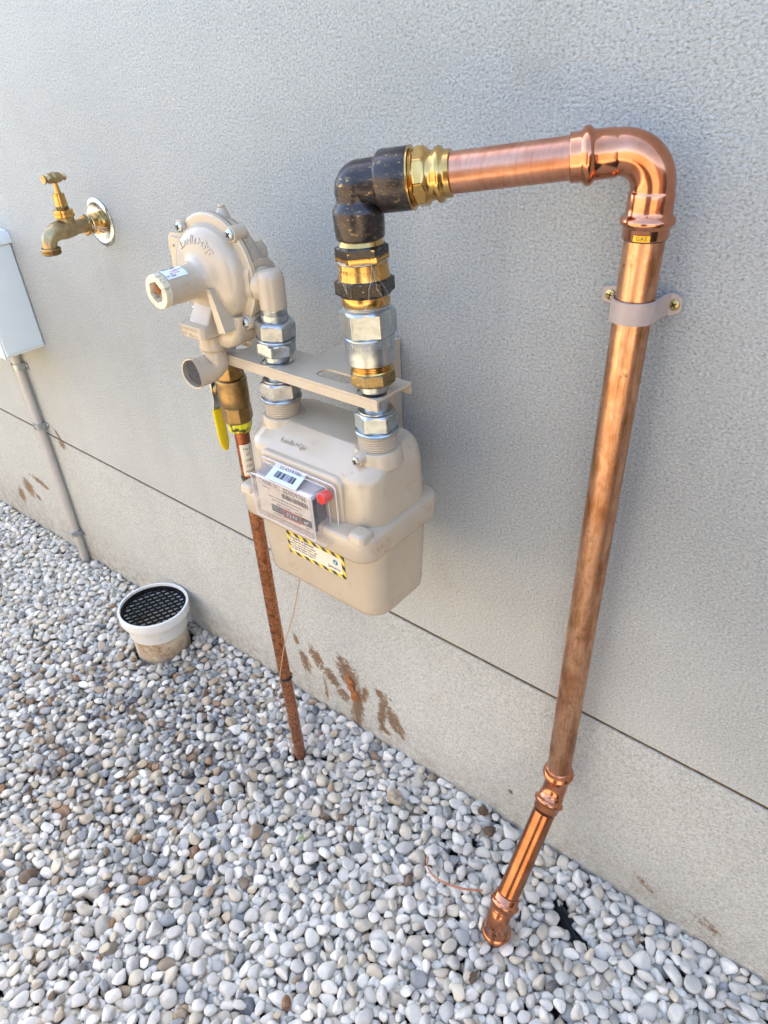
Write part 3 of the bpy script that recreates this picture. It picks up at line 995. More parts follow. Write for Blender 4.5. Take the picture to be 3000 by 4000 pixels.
# dark bronze elbow with two socket ends
mb = MB()
sb = [(tz(1.1605), .0262), (tz(1.1625), .0270), (tz(1.1855), .0280), (tz(1.1905), .0276), (tz(1.196), .0235), (tz(1.198), .0222)]
pts = [R0 + ud * t for t, r in sb]; rd = [r for t, r in sb]
bb = bend(E1, ud, ax, .0085, 10)
pts += [q for q in bb if (q - R0).dot(ud) > tz(1.199) or True][1:]
rd += [.0236, .0242, .0246, .0248, .0250, .0250, .0250, .0248, .0246, .0242][:len(pts) - len(rd)]
se = [(.024, .0246), (.0270, .0285), (.030, .0304), (.058, .0304), (.0600, .0298)]
pts += [E1 + ax * t for t, r in se]; rd += [r for t, r in se]
sweep(mb, pts, rd, 64)
obj('bronze_elbow', mb, M['bronze'], stack, smooth=50)
mb = MB(); lathe(mb, E1, ax, [(.0598, .0302), (.0605, .0308), (.0618, .0308), (.062, .0285)] + thread(.0621, .0655, .0276, .0016, .001) + [(.0656, .025)], 72)
obj('threaded_ring', mb, M['brass'], stack)
mb = MB(); nut(mb, E1, ax, .0650, .0785, .0268, .1, n=144, sides=8); obj('press_adapter_hexagon', mb, M['brass'], stack)
mb = MB(); lathe(mb, E1, ax, [(.078, .0262), (.0800, .0240), (.083, .0232), (.0855, .0233), (.0880, .0262), (.0905, .0268), (.0930, .0258), (.0950, .0228), (.0970, .0226), (.1015, .0226), (.1025, .0205)], 72)
obj('press_adapter_sleeve', mb, M['brass'], stack, smooth=60)
# hemp fibres round the joints
mb = MB()
rh = random.Random(4)
def coil(zc, r, n, spread, jit):
    for q in range(n):
        a0 = rh.uniform(0, 6.28); ln = rh.uniform(1.0, 3.6); pts = []
        z0 = zc + rh.uniform(-spread, spread); dz = rh.uniform(-spread, spread)
        for i in range(7):
            a = a0 + ln * i / 6
            pts.append(R0 + ud * (tz(z0) + dz * i / 6 + rh.uniform(-jit, jit)) + Vector((sin(a), -cos(a), 0)) * (r + rh.uniform(0, .0012)))
        sweep(mb, spline(pts, 3), .00013, 4)
coil(1.1365, .0268, 26, .002, .0008)
coil(1.088, .0272, 12, .003, .001)
coil(1.023, .0268, 10, .002, .0008)
for q in range(3):
    s = Vector((-.521 + .027, -.18, 1.137)); pts = [s]
    d_ = Vector((rh.uniform(-.001, .004), rh.uniform(-.003, .002), -.004))
    for i in range(rh.randint(6, 14)):
        s = s + d_ + Vector((rh.uniform(-.002, .002), rh.uniform(-.002, .002), rh.uniform(-.003, .001)))
        s.x = max(s.x, -.4905)
        pts.append(s.copy())
    sweep(mb, spline(pts, 3), .00012, 4)
for q in range(2):
    pts = [Vector((-.526, -.197, 1.1345)), Vector((-.523 + .004 * q, -.2005, 1.128)), Vector((-.519 + .003 * q, -.1995, 1.119)), Vector((-.515 + .001 * q, -.2, 1.112 - .003 * q))]
    sweep(mb, spline(pts, 4), .00012, 4)
obj('hemp_fibre', mb, M['hemp'], stack)['kind'] = 'stuff'

# ------------------------------------------------------------------ mounting bracket
br = thing('mounting_bracket', 'cream painted channel bracket carrying meter and regulator off the wall', 'bracket', (-.63, -.15, .98))
X0, X1, Y0, Y1 = -.826, -.4905, -.1865, -.1195
TH = .003
outer = [(X0, Y0), (X1, Y0), (X1, Y1), (X0, Y1)]
holes = [circle(-.688, -.163, .0215, 32), circle(-.5125, -.165, .0215, 32), slot(-.601, -.560, -.1575, .0125), slot(-.805, -.778, -.150, .0150)]
mb = plate2d([outer] + holes, TH, lambda u, v, h: (u, v, .9807 + h))
obj('top_plate', mb, M['enamel_reg'], br, smooth=30)
mb = MB(); mb.box((X0, Y0 - .0002, .967), (X1 - .0003, Y0 + TH, .9790)); obj('front_lip', mb, M['enamel_reg'], br, smooth=0)
mb = MB(); mb.box((X0, Y1 - TH, .967), (X1 - .0003, Y1 + .0002, .9790)); obj('rear_lip', mb, M['enamel_reg'], br, smooth=0)
mb = MB(); mb.box((-.657, Y1 + .0004, .9785), (-.600, -.003, .9815)); mb.box((-.657, -.0225, .790), (-.600, -.003, .9784)); obj('wall_arm', mb, M['enamel_reg'], br, smooth=0)
mb = MB(); lathe(mb, (-.688, -.163, .9823), (0, 0, 1), [(0, .0235), (.0012, .0235), (.0013, .0205)], 40, cap=False); obj('circlip', mb, M['steel'], br)

# ------------------------------------------------------------------ gas meter
MX, MY = -.601, -.1635
meter = thing('gas_meter', 'cream domestic diaphragm gas meter hanging from the bracket with a clear index window', 'gas meter', (MX, MY, .645))
mb = MB()
def ur(hx, yf, yb, r, z):   # ring from front y to back y
    return rrect(MX, (yf + yb) / 2, hx, (yb - yf) / 2, r, z, 8)
mb.ring_loft([ur(.106, -.2075, -.1065, .022, .6455), ur(.1130, -.2140, -.1000, .027, .6475), ur(.1172, -.2185, -.0955, .030, .6520), ur(.1185, -.2200, -.0940, .031, .660),
              ur(.1205, -.2220, -.0920, .031, .72), ur(.1220, -.2235, -.0905, .031, .775)])
obj('lower_housing', mb, M['enamel'], meter, smooth=50)
mb = MB()
BX = MX + .005
mb.ring_loft([rrect(BX, MY + .001, .1165, .0790, .020, .7705, 8, .005), rrect(BX, MY + .001, .1205, .0835, .022, .7720, 8, .005), rrect(BX, MY + .001, .1222, .0848, .022, .7755, 8, .005), rrect(BX, MY + .001, .1218, .0843, .022, .8040, 8, .005), rrect(BX, MY + .001, .1205, .0830, .021, .8075, 8, .004),
              rrect(BX, MY + .001, .1180, .0800, .02, .8090, 8, .003), rrect(BX, MY + .003, .112, .056, .02, .812, 8, 0)])
bd = obj('clamp_band', mb, M['enamel'], meter, smooth=50)
for sx in (-1, 1):
    mb = MB()
    cx_ = BX + sx * .105
    mb.ring_loft([rrect(cx_, MY - .0695, .0150, .0140, .008, .805), rrect(cx_, MY - .0695, .0140, .0132, .008, .8135), rrect(cx_, MY - .0695, .0122, .0115, .007, .8165), rrect(cx_, MY - .0695, .009, .008, .006, .8175)])
    obj('corner_lug', mb, M['enamel'], bd, smooth=60)
mb = MB()
rs_ = [ur(.1215, -.2225, -.0905, .032, .806), ur(.1205, -.2215, -.0915, .032, .84), ur(.1195, -.2203, -.0923, .032, .862), ur(.1190, -.2196, -.0926, .032, .868)]
for q in range(1, 11):
    t = q / 10 * pi / 2
    z_ = .868 + .0365 * sin(t); ins = .0175 * (1 - cos(t))
    fi = max(ins, (z_ - .8765) / .0275 * .040) if z_ > .8765 else .45 * ins
    rs_.append(ur(.1190 - ins, -.2196 + fi, -.0926 - ins, .032 - ins * .75, z_))
mb.ring_loft(rs_)
up_ = obj('upper_housing', mb, M['enamel'], meter, smooth=60)
# raised frame behind the window
mb = MB()
def fr_(hx, hz, r, y, cx=-.604, cz=.8300):
    return [(p[0], y, p[1]) for p in [(q[0], q[1]) for q in rrect(cx, cz, hx, hz, r, 0, 6)]][::-1]
mb.ring_loft([fr_(.0790, .0470, .014, -.214), fr_(.0780, .0465, .014, -.2235), fr_(.0765, .0450, .013, -.2255), fr_(.0730, .0420, .011, -.2262)])
obj('window_boss', mb, M['enamel'], meter, smooth=60)
# maker's name on the front slope
nrm_ = Vector((0, -.0101, .0162)).normalized()
sl_dir = Vector((0, -.0162, -.0101)).normalized()
cpos = Vector((-.632, -.2035, .8884))
mb = MB(); text_on(mb, 'Landis+Gyr', .0105, lambda u, v, h: tuple(cpos + Vector((1, 0, 0)) * u - sl_dir * v + nrm_ * (h + .0002)), ext=.0006, spacing=1.0)
obj('raised_lettering', mb, M['enamel'], up_, smooth=0)
# screw boss beside the outlet spud
mb = MB(); lathe(mb, (-.5160, -.170, .8985), (0, -1, .02), [(0, .0125), (.033, .0085), (.0345, .0072)], 32); obj('screw_boss', mb, M['enamel'], meter)
screw(meter, (-.5160, -.2047, .8993), (0, -1, 0), 'zinc', .0062, .0024, rot=.2)
for sx_ in (-.688, -.5125):
    mb = MB()
    lathe(mb, (sx_, -.1645, .885), (0, 0, 1), [(0, .0335), (.012, .0315), (.0190, .0305), (.0212, .0290), (.0216, .0262)] + thread(.0222, .0425, .0256, .0034, .0018) + [(.043, .0240), (.048, .024)], 56)
    sp = obj('threaded_spud', mb, M['enamel'], meter)
for sx_, dz in ((-.6880, 0), (-.5125, .0)):
    mb = MB()
    lathe(mb, (sx_, -.1645, .9275 + dz), (0, 0, 1), [(0, .0265), (.0006, .0285), (.0035, .0290), (.0050, .0280), (.0055, .026)], 64)
    nut(mb, (sx_, -.1645, .9275 + dz), (0, 0, 1), .0045, .0285, .0243, .15 if sx_ > -.6 else .4, n=144)
    lathe(mb, (sx_, -.1645, .9275 + dz), (0, 0, 1), [(.0285, .021), (.0300, .0225), (.0312, .0222), (.0314, .0185)], 56)
    obj('union_nut', mb, M['zinc'] if sx_ > -.6 else M['steel'], meter)
    mb = MB(); lathe(mb, (sx_, -.1645, .945), (0, 0, 1), [(0, .0158), (.0345, .0158)], 40)
    obj('stub_pipe', mb, M['zinc'], meter)
# index behind clear cover
def fxz(cx, cz, y):
    return lambda u, v, h: (cx + u, y - h, cz + v)
FC = (-.605, .8275)
mb = MB(); mb.box((-.6610, -.2545, .7965), (-.5575, -.227, .8570), .0015)
ib = obj('index_housing', mb, M['cream_paper'], meter, smooth=30)
mb = MB(); mb.box((-.6615, -.2500, .7960), (-.5570, -.2275, .8575)); 
obj('index_body', mb, M['conduit'], ib, smooth=0)
mb = MB(); mb.box((-.5568, -.2495, .7990), (-.5555, -.2285, .8480)); obj('index_side', mb, M['black'], ib, smooth=0)
YI = -.2547
mb = MB(); mb.box((-.6350, YI - .0004, .8058), (-.5580, YI, .8170)); dp = obj('counter_strip', mb, M['ink'], ib, smooth=0)
mb = MB()
for (a, b, c_, d_) in ((-.612, -.578, .8158, .8172), (-.612, -.578, .8040, .8054), (-.612, -.6106, .8054, .8158), (-.5794, -.578, .8054, .8158)):
    mb.box((a, YI - .0010, c_), (b, YI - .0005, d_))
obj('red_frame', mb, M['redink'], dp, smooth=0)
mb = MB(); text_on(mb, '0 2 4 6', .0072, fxz(-.5955, .8107, YI - .0005), ext=.0001); text_on(mb, 'm\u00b3', .0078, fxz(-.5680, .8110, YI - .0005), ext=.0001, bold=.0001)
obj('digits', mb, M['paper'], dp, smooth=0)
mb = MB()
text_on(mb, 'ED059786', .0102, fxz(-.5850, .8485, YI), ext=.0001)
text_on(mb, 'MODEL 750', .0058, fxz(-.6325, .8490, YI), ext=.0001)
barcode(mb, fxz(-.5850, .8390, YI - .0001), .050, .0075, 5)
text_on(mb, 'Pmax 10kPa', .0030, fxz(-.640, .8415, YI), ext=.0001)
text_on(mb, 'Capacity 7.5 m\u00b3/h (6 MJ/m\u00b3)/h @ 125Pa NG (SG 0.62)', .0029, fxz(-.607, .8300, YI), ext=.0001)
text_on(mb, 'Capacity 12.2 m\u00b3/h @ 200Pa NG (SG 0.62)', .0029, fxz(-.607, .8250, YI), ext=.0001)
text_on(mb, 'Class 1.5   -10 to 50\u00b0C        1 imp = 0.01m\u00b3', .0028, fxz(-.598, .8202, YI), ext=.0001)
text_on(mb, 'www.landisgyr.com', .0028, fxz(-.6230, .8023, YI), ext=.0001)
text_on(mb, '2024', .0040, fxz(-.5665, .8017, YI), ext=.0001)
for (a, b, c_, d_) in ((-.6525, -.6135, .8527, .8529), (-.6525, -.6135, .8447, .8449), (-.6525, -.6523, .8449, .8527), (-.6137, -.6135, .8449, .8527)):
    mb.box((a, YI - .0001, c_), (b, YI + .0001, d_))
obj('lettering', mb, M['ink'], ib, smooth=0)
mb = MB()   # clear cover: a tapered shell, open at the back
def cov(hx, hz, r, y, cx, cz):
    return [(p[0], y, p[1]) for p in rrect(cx, cz, hx, hz, r, 0, 4)][::-1]
outr = [cov(.0715, .0395, .008, -.2268, -.6025, .8305), cov(.0715, .0395, .008, -.2310, -.6025, .8305), cov(.0605, .0360, .005, -.2330, -.6045, .8280), cov(.0580, .0342, .004, -.2585, -.6055, .8262), cov(.0568, .0330, .003, -.2605, -.6055, .8262)]
mb.ring_loft(outr, cap0=False)
innr = [cov(.0556, .0318, .003, -.2592, -.6055, .8262), cov(.0568, .0330, .004, -.2575, -.6055, .8262), cov(.0590, .0345, .005, -.2340, -.6045, .8280)]
mb.ring_loft([list(reversed(r)) for r in innr], cap0=True, cap1=False)
cv = obj('window_cover', mb, M['clear'], meter, smooth=30)
for args, rd in (((.0575, .0337, .004, -.2597, -.6055, .8262), .0010), ((.0605, .0362, .005, -.2335, -.6045, .8280), .0008), ((.0712, .0392, .008, -.2312, -.6025, .8305), .0011)):
    lp_ = cov(*args); lp_ = lp_ + lp_[:2]
    mb = MB(); sweep(mb, lp_, rd, 8, cap=False); obj('moulded_edge', mb, M['milky'], cv)
mb = MB(); mb.box((-.620, -.2597, .7930), (-.549, -.2560, .7975), .001); mb.box((-.549, -.262, .788), (-.528, -.231, .795), .002); mb.box((-.5485, -.240, .7952), (-.534, -.231, .806), .001)
lathe(mb, (-.541, -.2360, .8062), (0, 0, 1), [(0, .0055), (.0035, .0055)], 20)
lathe(mb, (-.5420, -.2622, .7915), (0, -1, 0), [(0, .0045), (.002, .0042)], 20)
obj('cover_tabs', mb, M['clear'], cv)
mb = MB(); lathe(mb, (-.5455, -.2325, .8530), (0, -1, 0), [(0, .0084), (.0125, .0082), (.0135, .0076), (.0136, .0001)], 36); obj('red_plug', mb, M['redcap'], meter)
mb = MB(); lathe(mb, (-.5455, -.2315, .8530), (0, -1, 0), [(0, .0102), (.0140, .0098), (.0150, .0092), (.0151, .0088), (.0138, .0088)], 36, cap=False); obj('plug_tube', mb, M['clear'], meter)
# white serial sticker laid over the top of the cover
def topstk(u, v, h):
    # v runs from back (+) to front (-); sheet lies on the cover's top then folds slightly over the front edge
    yy = -.2400 + v * .98
    zz = .8612 + .0022 + (yy + .2445) * .06
    if yy < -.2605:
        zz -= (-.2605 - yy) * .9
    lift = .002 * max(0, (v - .004) / .012) ** 2
    return (-.6115 + u - .36 * v, yy, zz + h + lift)
def sheet(fn, w, h_, nx=8, ny=10, t=.0003, rot=0.0):
    mb = MB(); vs = []; fs = []
    for kk in (0, 1):
        for j in range(ny + 1):
            for i in range(nx + 1):
                vs.append(fn(-w / 2 + w * i / nx, -h_ / 2 + h_ * j / ny, kk * t))
    N = nx + 1; L = N * (ny + 1)
    for j in range(ny):
        for i in range(nx):
            a = j * N + i
            fs.append((L + a, L + a + 1, L + a + 1 + N, L + a + N)); fs.append((a, a + N, a + N + 1, a + 1))
    for j in range(ny):
        a = j * N; fs.append((a, a + L, a + L + N, a + N)); a += nx; fs.append((a, a + N, a + L + N, a + L))
    for i in range(nx):
        a = i; fs.append((a, a + 1, a + 1 + L, a + L)); a = ny * N + i; fs.append((a, a + L, a + L + 1, a + 1))
    return mb.add(vs, fs)
stk = obj('serial_sticker', sheet(topstk, .058, .041), M['paper'], meter, smooth=50, label='white barcode sticker on top of the clear window')
mb = MB(); text_on(mb, 'ED059786', .0096, lambda u, v, h: topstk(u + .002, v + .0085, h + .0005), ext=.0001)
barcode(mb, lambda u, v, h: topstk(u + .001, v - .006, h + .0004), .038, .0135, 9)
obj('lettering', mb, M['ink'], stk, smooth=0)
# hazard bordered property sticker below the band
YS = -.2222
def ysur(z): return MY - (.0565 + (z - .66) / .06 * .002 if z < .72 else .0585 + (z - .72) / .055 * .0015) - .0003
ysA = -.2232
tl_ = math.atan2(.0015, .055)
def prop(u, v, h): return (-.5940 + u, ysur(.7265 + v) - h, .7265 + v)
def prop2(u, v, h): return prop(u, v, h)
ps = obj('property_sticker', sheet(prop, .115, .041, 6, 6), M['hazard'], meter, smooth=30, label='black and yellow hazard bordered sticker')
inn = obj('inner_panel', sheet(lambda u, v, h: prop(u, v, h + .0004), .1045, .0290, 6, 6, .0002), M['cream_paper'], ps, smooth=30)
mb = MB()
text_on(mb, 'Property of Jemena.', .0062, lambda u, v, h: prop(u - .0515, v + .0115, h + .0007), ext=.0001, align='LEFT', bold=.00012)
for i, ln in enumerate(('It is illegal and unsafe to tamper', 'with or remove this meter \u2013 call', 'your Energy Retailer or Jemena', 'on 1300 137 078 for support.')):
    text_on(mb, ln, .0041, lambda u, v, h, i=i: prop(u - .0515, v + .0060 - i * .0050, h + .0007), ext=.0001, align='LEFT', bold=.00005)
obj('lettering', mb, M['ink'], ps, smooth=0)
mb = MB(); text_on(mb, 'Jemena', .0080, lambda u, v, h: prop(u + .0365, v - .0078, h + .0007), ext=.0001); obj('brand_lettering', mb, M['navyink'], ps, smooth=0)
def crescent(fn, r, off, rr2, a0):
    n = 20; v1 = [(r * cos(a0 + pi * 1.25 * i / n), r * sin(a0 + pi * 1.25 * i / n)) for i in range(n + 1)]
    v2 = [(off[0] + rr2 * cos(a0 + pi * 1.25 * i / n), off[1] + rr2 * sin(a0 + pi * 1.25 * i / n)) for i in range(n + 1)]
    mb = MB(); vs = [fn(a, b, 0) for a, b in v1] + [fn(a, b, 0) for a, b in v2]
    return mb.add(vs, [(i + 1, i, n + 1 + i, n + 2 + i) for i in range(n)])
obj('logo', crescent(lambda u, v, h: prop(u + .0400, v + .0035, .0008), .0048, (-.0008, .0006), .0024, -pi * .45), M['blueink'], ps, smooth=0)
obj('logo', crescent(lambda u, v, h: prop(u + .0398, v + .0035, .0010), .0044, (.0010, -.0012), .0026, pi * .5), M['tealink'], ps, smooth=0)

# ------------------------------------------------------------------ regulator
RC = Vector((-.770, 0, 1.0915))
reg = thing('gas_regulator', 'round cream gas regulator with a stubby spring tower and mesh vent horn', 'regulator', (-.770, -.165, .99))
FY = Vector((0, -1, 0))
def Yp(y): return Vector((RC.x, y, RC.z))
mb = MB(); lathe(mb, Yp(-.145), FY, [(0, .060), (.006, .069), (.020, .0745), (.0265, .0775), (.0268, .0735), (.0292, .0735), (.0295, .0775), (.0345, .0770), (.0355, .0755)], 96)
obj('rear_housing', mb, M['enamel_reg'], reg, smooth=45)
mb = MB(); lathe(mb, Yp(-.1808), FY, [(0, .0735), (.0006, .0650), (.002, .0645), (.008, .0638), (.014, .0612), (.0195, .0550), (.0235, .0455), (.0258, .0370), (.0275, .0300), (.0305, .0252), (.036, .0226), (.045, .0216)], 96)
fc = obj('front_cover', mb, M['enamel_reg'], reg, smooth=60)
mb = MB(); lathe(mb, Yp(-.2200), FY, [(0, .0217), (.0445, .0211)], 72)
tw = obj('spring_tower', mb, M['enamel_reg'], reg, smooth=60)
# end cap with a hexagonal socket
kcap = enamel('dirty_cream_plastic', srgb('d0c4a6'), .50, 7.7)
mb = MB(); a_, b_, d_ = frame(FY)
n = 72
def ringh(y, fnr): return [Yp(y) + (a_ * cos(2 * pi * i / n) + b_ * sin(2 * pi * i / n)) * fnr(2 * pi * i / n) for i in range(n)]
hexr = lambda f: (lambda th: f / cos(((th + .3) % (pi / 3)) - pi / 6))
mb.ring_loft([ringh(-.2640, lambda t: .0203), ringh(-.2642, lambda t: .0216), ringh(-.2725, lambda t: .0214), ringh(-.2735, lambda t: .0205), ringh(-.2737, hexr(.0122)), ringh(-.2640, hexr(.0112)), ringh(-.2560, hexr(.0107))], cap0=False, cap1=True)
obj('end_cap', mb, kcap, tw, smooth=40)
mb = MB()
for q in range(16):
    an = rh.uniform(0, 6.28); rd_ = rh.uniform(0, .0065)
    c0 = Yp(-.2600 - rh.uniform(0, .009)) + Vector((rd_ * cos(an) - .0025, 0, rd_ * sin(an) + .0005)); s_ = rh.uniform(.0022, .0050)
    v, f = pebble(500 + q, 2); mb.add([c0 + Vector(x) * s_ for x in v.tolist()], f)
obj('dirt_clump', mb, M['clay'], tw)
# pale data label wrapped on the tower
def tow(ang0, yc, r=.0219):
    def fn(u, v, h):   # u along the circumference, v along the axis towards the wall
        a = ang0 + u / r
        return (RC.x + (r + h) * sin(a), yc + v, RC.z + (r + h) * cos(a))
    return fn
fl_ = tow(radians(8), -.2475)
lb = obj('data_label', sheet(lambda u, v, h: fl_(u, v, h), .030, .030, 14, 2), M['paper'], tw, smooth=50)
mb = MB()
def tl2(u, v, h): return fl_(v, u, h + .0004)
def tl3(uo, vo): return lambda u, v, h: fl_(-(v + vo), (u + uo), h + .0004)
text_on(mb, 'H Gas', .0052, tl3(-.0075, -.0112), ext=.0001)
text_on(mb, 'Ser 04-21', .0034, tl3(.0095, -.003), ext=.0001, align='CENTER')
text_on(mb, '2.75kPa  MOP 210kPa\nOPSO  6.0kPa', .0028, tl3(-.002, .004), ext=.0001)
obj('lettering', mb, M['ink'], lb, smooth=0)
mb = MB(); text_on(mb, '210kPa\nMax 30.02', .0036, tl3(0.0, -.0060), ext=.0001); obj('red_lettering', mb, M['redink'], lb, smooth=0)
# raised name arching over the tower on the domed cover
mb = MB()
prof = [(.0650, -.1814), (.0638, -.1888), (.0612, -.1948), (.0550, -.2003), (.0455, -.2043), (.0370, -.2066), (.0300, -.2083)]
def dome_y(r):
    for (ra, ya), (rb, yb) in zip(prof, prof[1:]):
        if rb <= r <= ra: return ya + (yb - ya) * (ra - r) / (ra - rb)
    return -.2083
def arch(u, v, h):
    r = .0485 + v; a = u / .0485 + .04
    return (RC.x + r * sin(a), dome_y(r) - h - .0004, RC.z + r * cos(a))
text_on(mb, 'Landis+Gyr', .0135, arch, ext=.0008, spacing=1.12, bold=.0003)
obj('raised_lettering', mb, M['enamel_reg'], fc, smooth=0)
# screw ears on the flange
for an, vis in ((45, 1), (-45 + 360 - 180 + 0, 1), (135, 1), (-45, 1)):
    pass
for (sx, sz, rt) in ((-.0510, .0555, .4), (.0510, .0560, .9), (.0540, -.0545, .2), (-.0520, -.0550, .7)):
    d = Vector((sx, 0, sz)).normalized()
    c_ = None
    mb = MB()
    rings = []
    for y_, r_ in ((-.163, .0095), (-.1825, .0100), (-.1845, .0092)):
        ring = []
        for i in range(20):
            a = 2 * pi * i / 20
            p = Vector((RC.x + sx + r_ * cos(a), y_, RC.z + sz + r_ * sin(a)))
            ring.append(p)
        rings.append(ring)
    mb.ring_loft(rings)
    # web running in to the dome
    side = Vector((-d.z, 0, d.x)) * .0052
    i0 = Yp(0) + d * .060; o0 = Yp(0) + Vector((sx, 0, sz))
    vs = []
    for yy in (-.172, -.1828):
        for p in (i0 - side, i0 + side, o0 + side, o0 - side):
            vs.append((p.x, yy, p.z))
    mb.add(vs, [(3, 2, 1, 0), (4, 5, 6, 7), (0, 1, 5, 4), (1, 2, 6, 5), (2, 3, 7, 6), (3, 0, 4, 7)])
    obj('screw_ear', mb, M['enamel_reg'], reg, smooth=40)
    screw(reg, (RC.x + sx, -.1846, RC.z + sz), FY, 'zinc', .0070, .0038, rot=rt)
# vertical ribs below the tower
mb = MB()
def prism(mb, poly, y0, y1):
    n_ = len(poly)
    vs = [(x, y0, z) for x, z in poly] + [(x, y1, z) for x, z in poly]
    return mb.add(vs, [tuple(range(n_)), tuple(range(2 * n_ - 1, n_ - 1, -1))] + [(i, i + n_, (i + 1) % n_ + n_, (i + 1) % n_) for i in range(n_)])
prism(mb, [(-.7480, 1.0840), (-.7400, 1.0840), (-.7230, 1.0300), (-.7380, 1.0260)], -.2150, -.190)
obj('rib', mb, M['enamel_reg'], reg, smooth=0)
# vent chamber: sloping block with lettered lip, round boss and the horn
mb = MB()
VX, VY = -.7800, -.2130
mb.ring_loft([rrect(VX + .003, VY + .012, .0205, .0240, .014, 1.0150, 6), rrect(VX + .002, VY + .009, .0255, .0270, .009, 1.0185, 6), rrect(VX + .002, VY + .009, .0255, .0270, .009, 1.0325, 6), rrect(VX + .002, VY + .009, .0248, .0262, .008, 1.0340, 6),
              rrect(VX + .006, VY + .014, .0200, .0200, .003, 1.0355, 6), rrect(VX + .008, VY + .022, .0190, .0120, .002, 1.0640, 6)])
vb = obj('vent_block', mb, M['enamel_reg'], reg, smooth=35)
mb = MB(); lathe(mb, (VX + .003, VY + .014, 1.0200), DN, [(0, .0190), (.018, .0184), (.0205, .0196), (.0235, .0196), (.0275, .0170), (.029, .0130)], 48)
# fairing back to the housing
mb.ring_loft([rrect(-.762, -.182, .024, .018, .010, 1.0010, 6), rrect(-.757, -.178, .032, .024, .012, 1.008, 6), rrect(-.756, -.174, .038, .026, .012, 1.022, 6), rrect(-.760, -.172, .044, .024, .010, 1.045, 6)])
obj('vent_boss', mb, M['enamel_reg'], reg, smooth=40)
mb = MB(); text_on(mb, 'VENT SIZE\nDN 20mm', .0078, lambda u, v, h: (VX + u - .001, VY + .009 - .0272 - h, 1.0258 + v), ext=.0005, bold=.0001)
obj('raised_lettering', mb, M['enamel_reg'], vb, smooth=0)
HC = Vector((-.7900, -.2310, .9640)); hd = Vector((.16, -.97, .02)).normalized()
mb = MB()
hpts = spline([(-.777, -.1990, .9930), (-.777, -.1980, .9840), (-.7790, -.1980, .9730), (-.7840, -.2080, .9660), HC], 6)
nn_ = len(hpts)
sweep(mb, hpts, [.0125 + (.0215 - .0125) * (i / (nn_ - 1)) ** .8 for i in range(nn_)], 40, cap=False)
a1, b1, d1 = frame(hd)
obj('vent_horn', mb, M['enamel_reg'], reg, smooth=60)
mb = MB(); lathe(mb, HC - hd * .003, hd, [(0, .0200), (0, .0218), (.0045, .0222), (.0045, .0200), (-.004, .0196)], 48, cap=False)
vr = obj('horn_rim', mb, M['enamel_reg'], reg, smooth=30)
mb = MB(); lathe(mb, HC - hd * .006, hd, [(-.001, .0195), (0, .0195)], 40); obj('horn_shade', mb, M['dark'], vr)
mb = MB()
for q in range(-12, 13):
    o_ = q * .0016; hl = math.sqrt(max(0, .0199 ** 2 - o_ ** 2))
    if hl < .002: continue
    for e, f_ in ((a1 + b1, a1 - b1), (a1 - b1, a1 + b1)):
        e = e.normalized(); f_ = f_.normalized()
        sweep(mb, [HC - hd * .001 + f_ * o_ - e * hl, HC - hd * .001 + f_ * o_ + e * hl], .00016, 4)
obj('wire_mesh', mb, M['meshwire'], vr)
# side access plate on the far side of the body
mb = MB()
SPX = -.850
mb.ring_loft([[(p[0], -.150, p[1]) for p in rrect(-.8740, 1.0955, .022, .0330, .010, 0, 6)][::-1], [(p[0], -.1555, p[1]) for p in rrect(-.8740, 1.0955, .022, .0330, .010, 0, 6)][::-1],
              [(p[0], -.1560, p[1]) for p in rrect(-.8735, 1.0955, .0185, .0295, .008, 0, 6)][::-1], [(p[0], -.1610, p[1]) for p in rrect(-.8735, 1.0955, .0170, .028, .008, 0, 6)][::-1]])
sp = obj('side_plate', mb, M['enamel_reg'], reg, smooth=40)
screw(reg, (-.8780, -.1612, 1.1130), FY, 'steel', .0028, .0008)
# nipple on top of the flange
mb = MB(); lathe(mb, (-.7585, -.160, 1.152), (0, 0, 1), [(0, .0120), (.012, .0085), (.0185, .0060), (.0195, .0048), (.0225, .0052), (.0236, .0040)], 28); obj('test_nipple', mb, M['enamel_reg'], reg)
# body behind, outlet elbow and inlet socket
mb = MB(); mb.ring_loft([rrect(-.795, -.139, .072, .016, .012, 1.045), rrect(-.795, -.139, .076, .018, .012, 1.055), rrect(-.795, -.139, .076, .018, .012, 1.120), rrect(-.795, -.139, .07, .014, .010, 1.130)])
obj('valve_body', mb, M['enamel_reg'], reg, smooth=50)
OX, OY = -.6800, -.1635
mb = MB()
lathe(mb, (OX, OY, 1.0570), (0, 0, 1), [(0, .0168), (.0008, .0178), (.036, .0182), (.042, .0174), (.0465, .0150), (.0490, .0105), (.0495, .0001)], 56)
lathe(mb, (-.735, OY + .002, 1.0850), (1, 0, 0), [(0, .0230), (.040, .0222), (.0480, .0205), (.0540, .0160), (.0570, .0090), (.0575, .0001)], 56)
obj('outlet_elbow', mb, M['enamel_reg'], reg, smooth=50)
mb = MB(); mb.ring_loft([[(x, p[0], p[1]) for p in rrect(OY + .003, 1.0890, .0255, .0285, .016, 0, 6)] for x in (-.750, -.7105, -.7090)]); mb.ring_loft([[(x, p[0], p[1]) for p in rrect(OY + .003, 1.0890, .0240, .0260, .018, 0, 6)] for x in (-.7084, -.6970)]); obj('elbow_flange', mb, M['enamel_reg'], reg, smooth=50)
mb = MB(); lathe(mb, (-.8300, -.1450, 1.060), DN, [(0, .0180), (.030, .0180), (.033, .019), (.045, .019), (.046, .017)], 40); obj('inlet_socket', mb, M['enamel_reg'], reg)

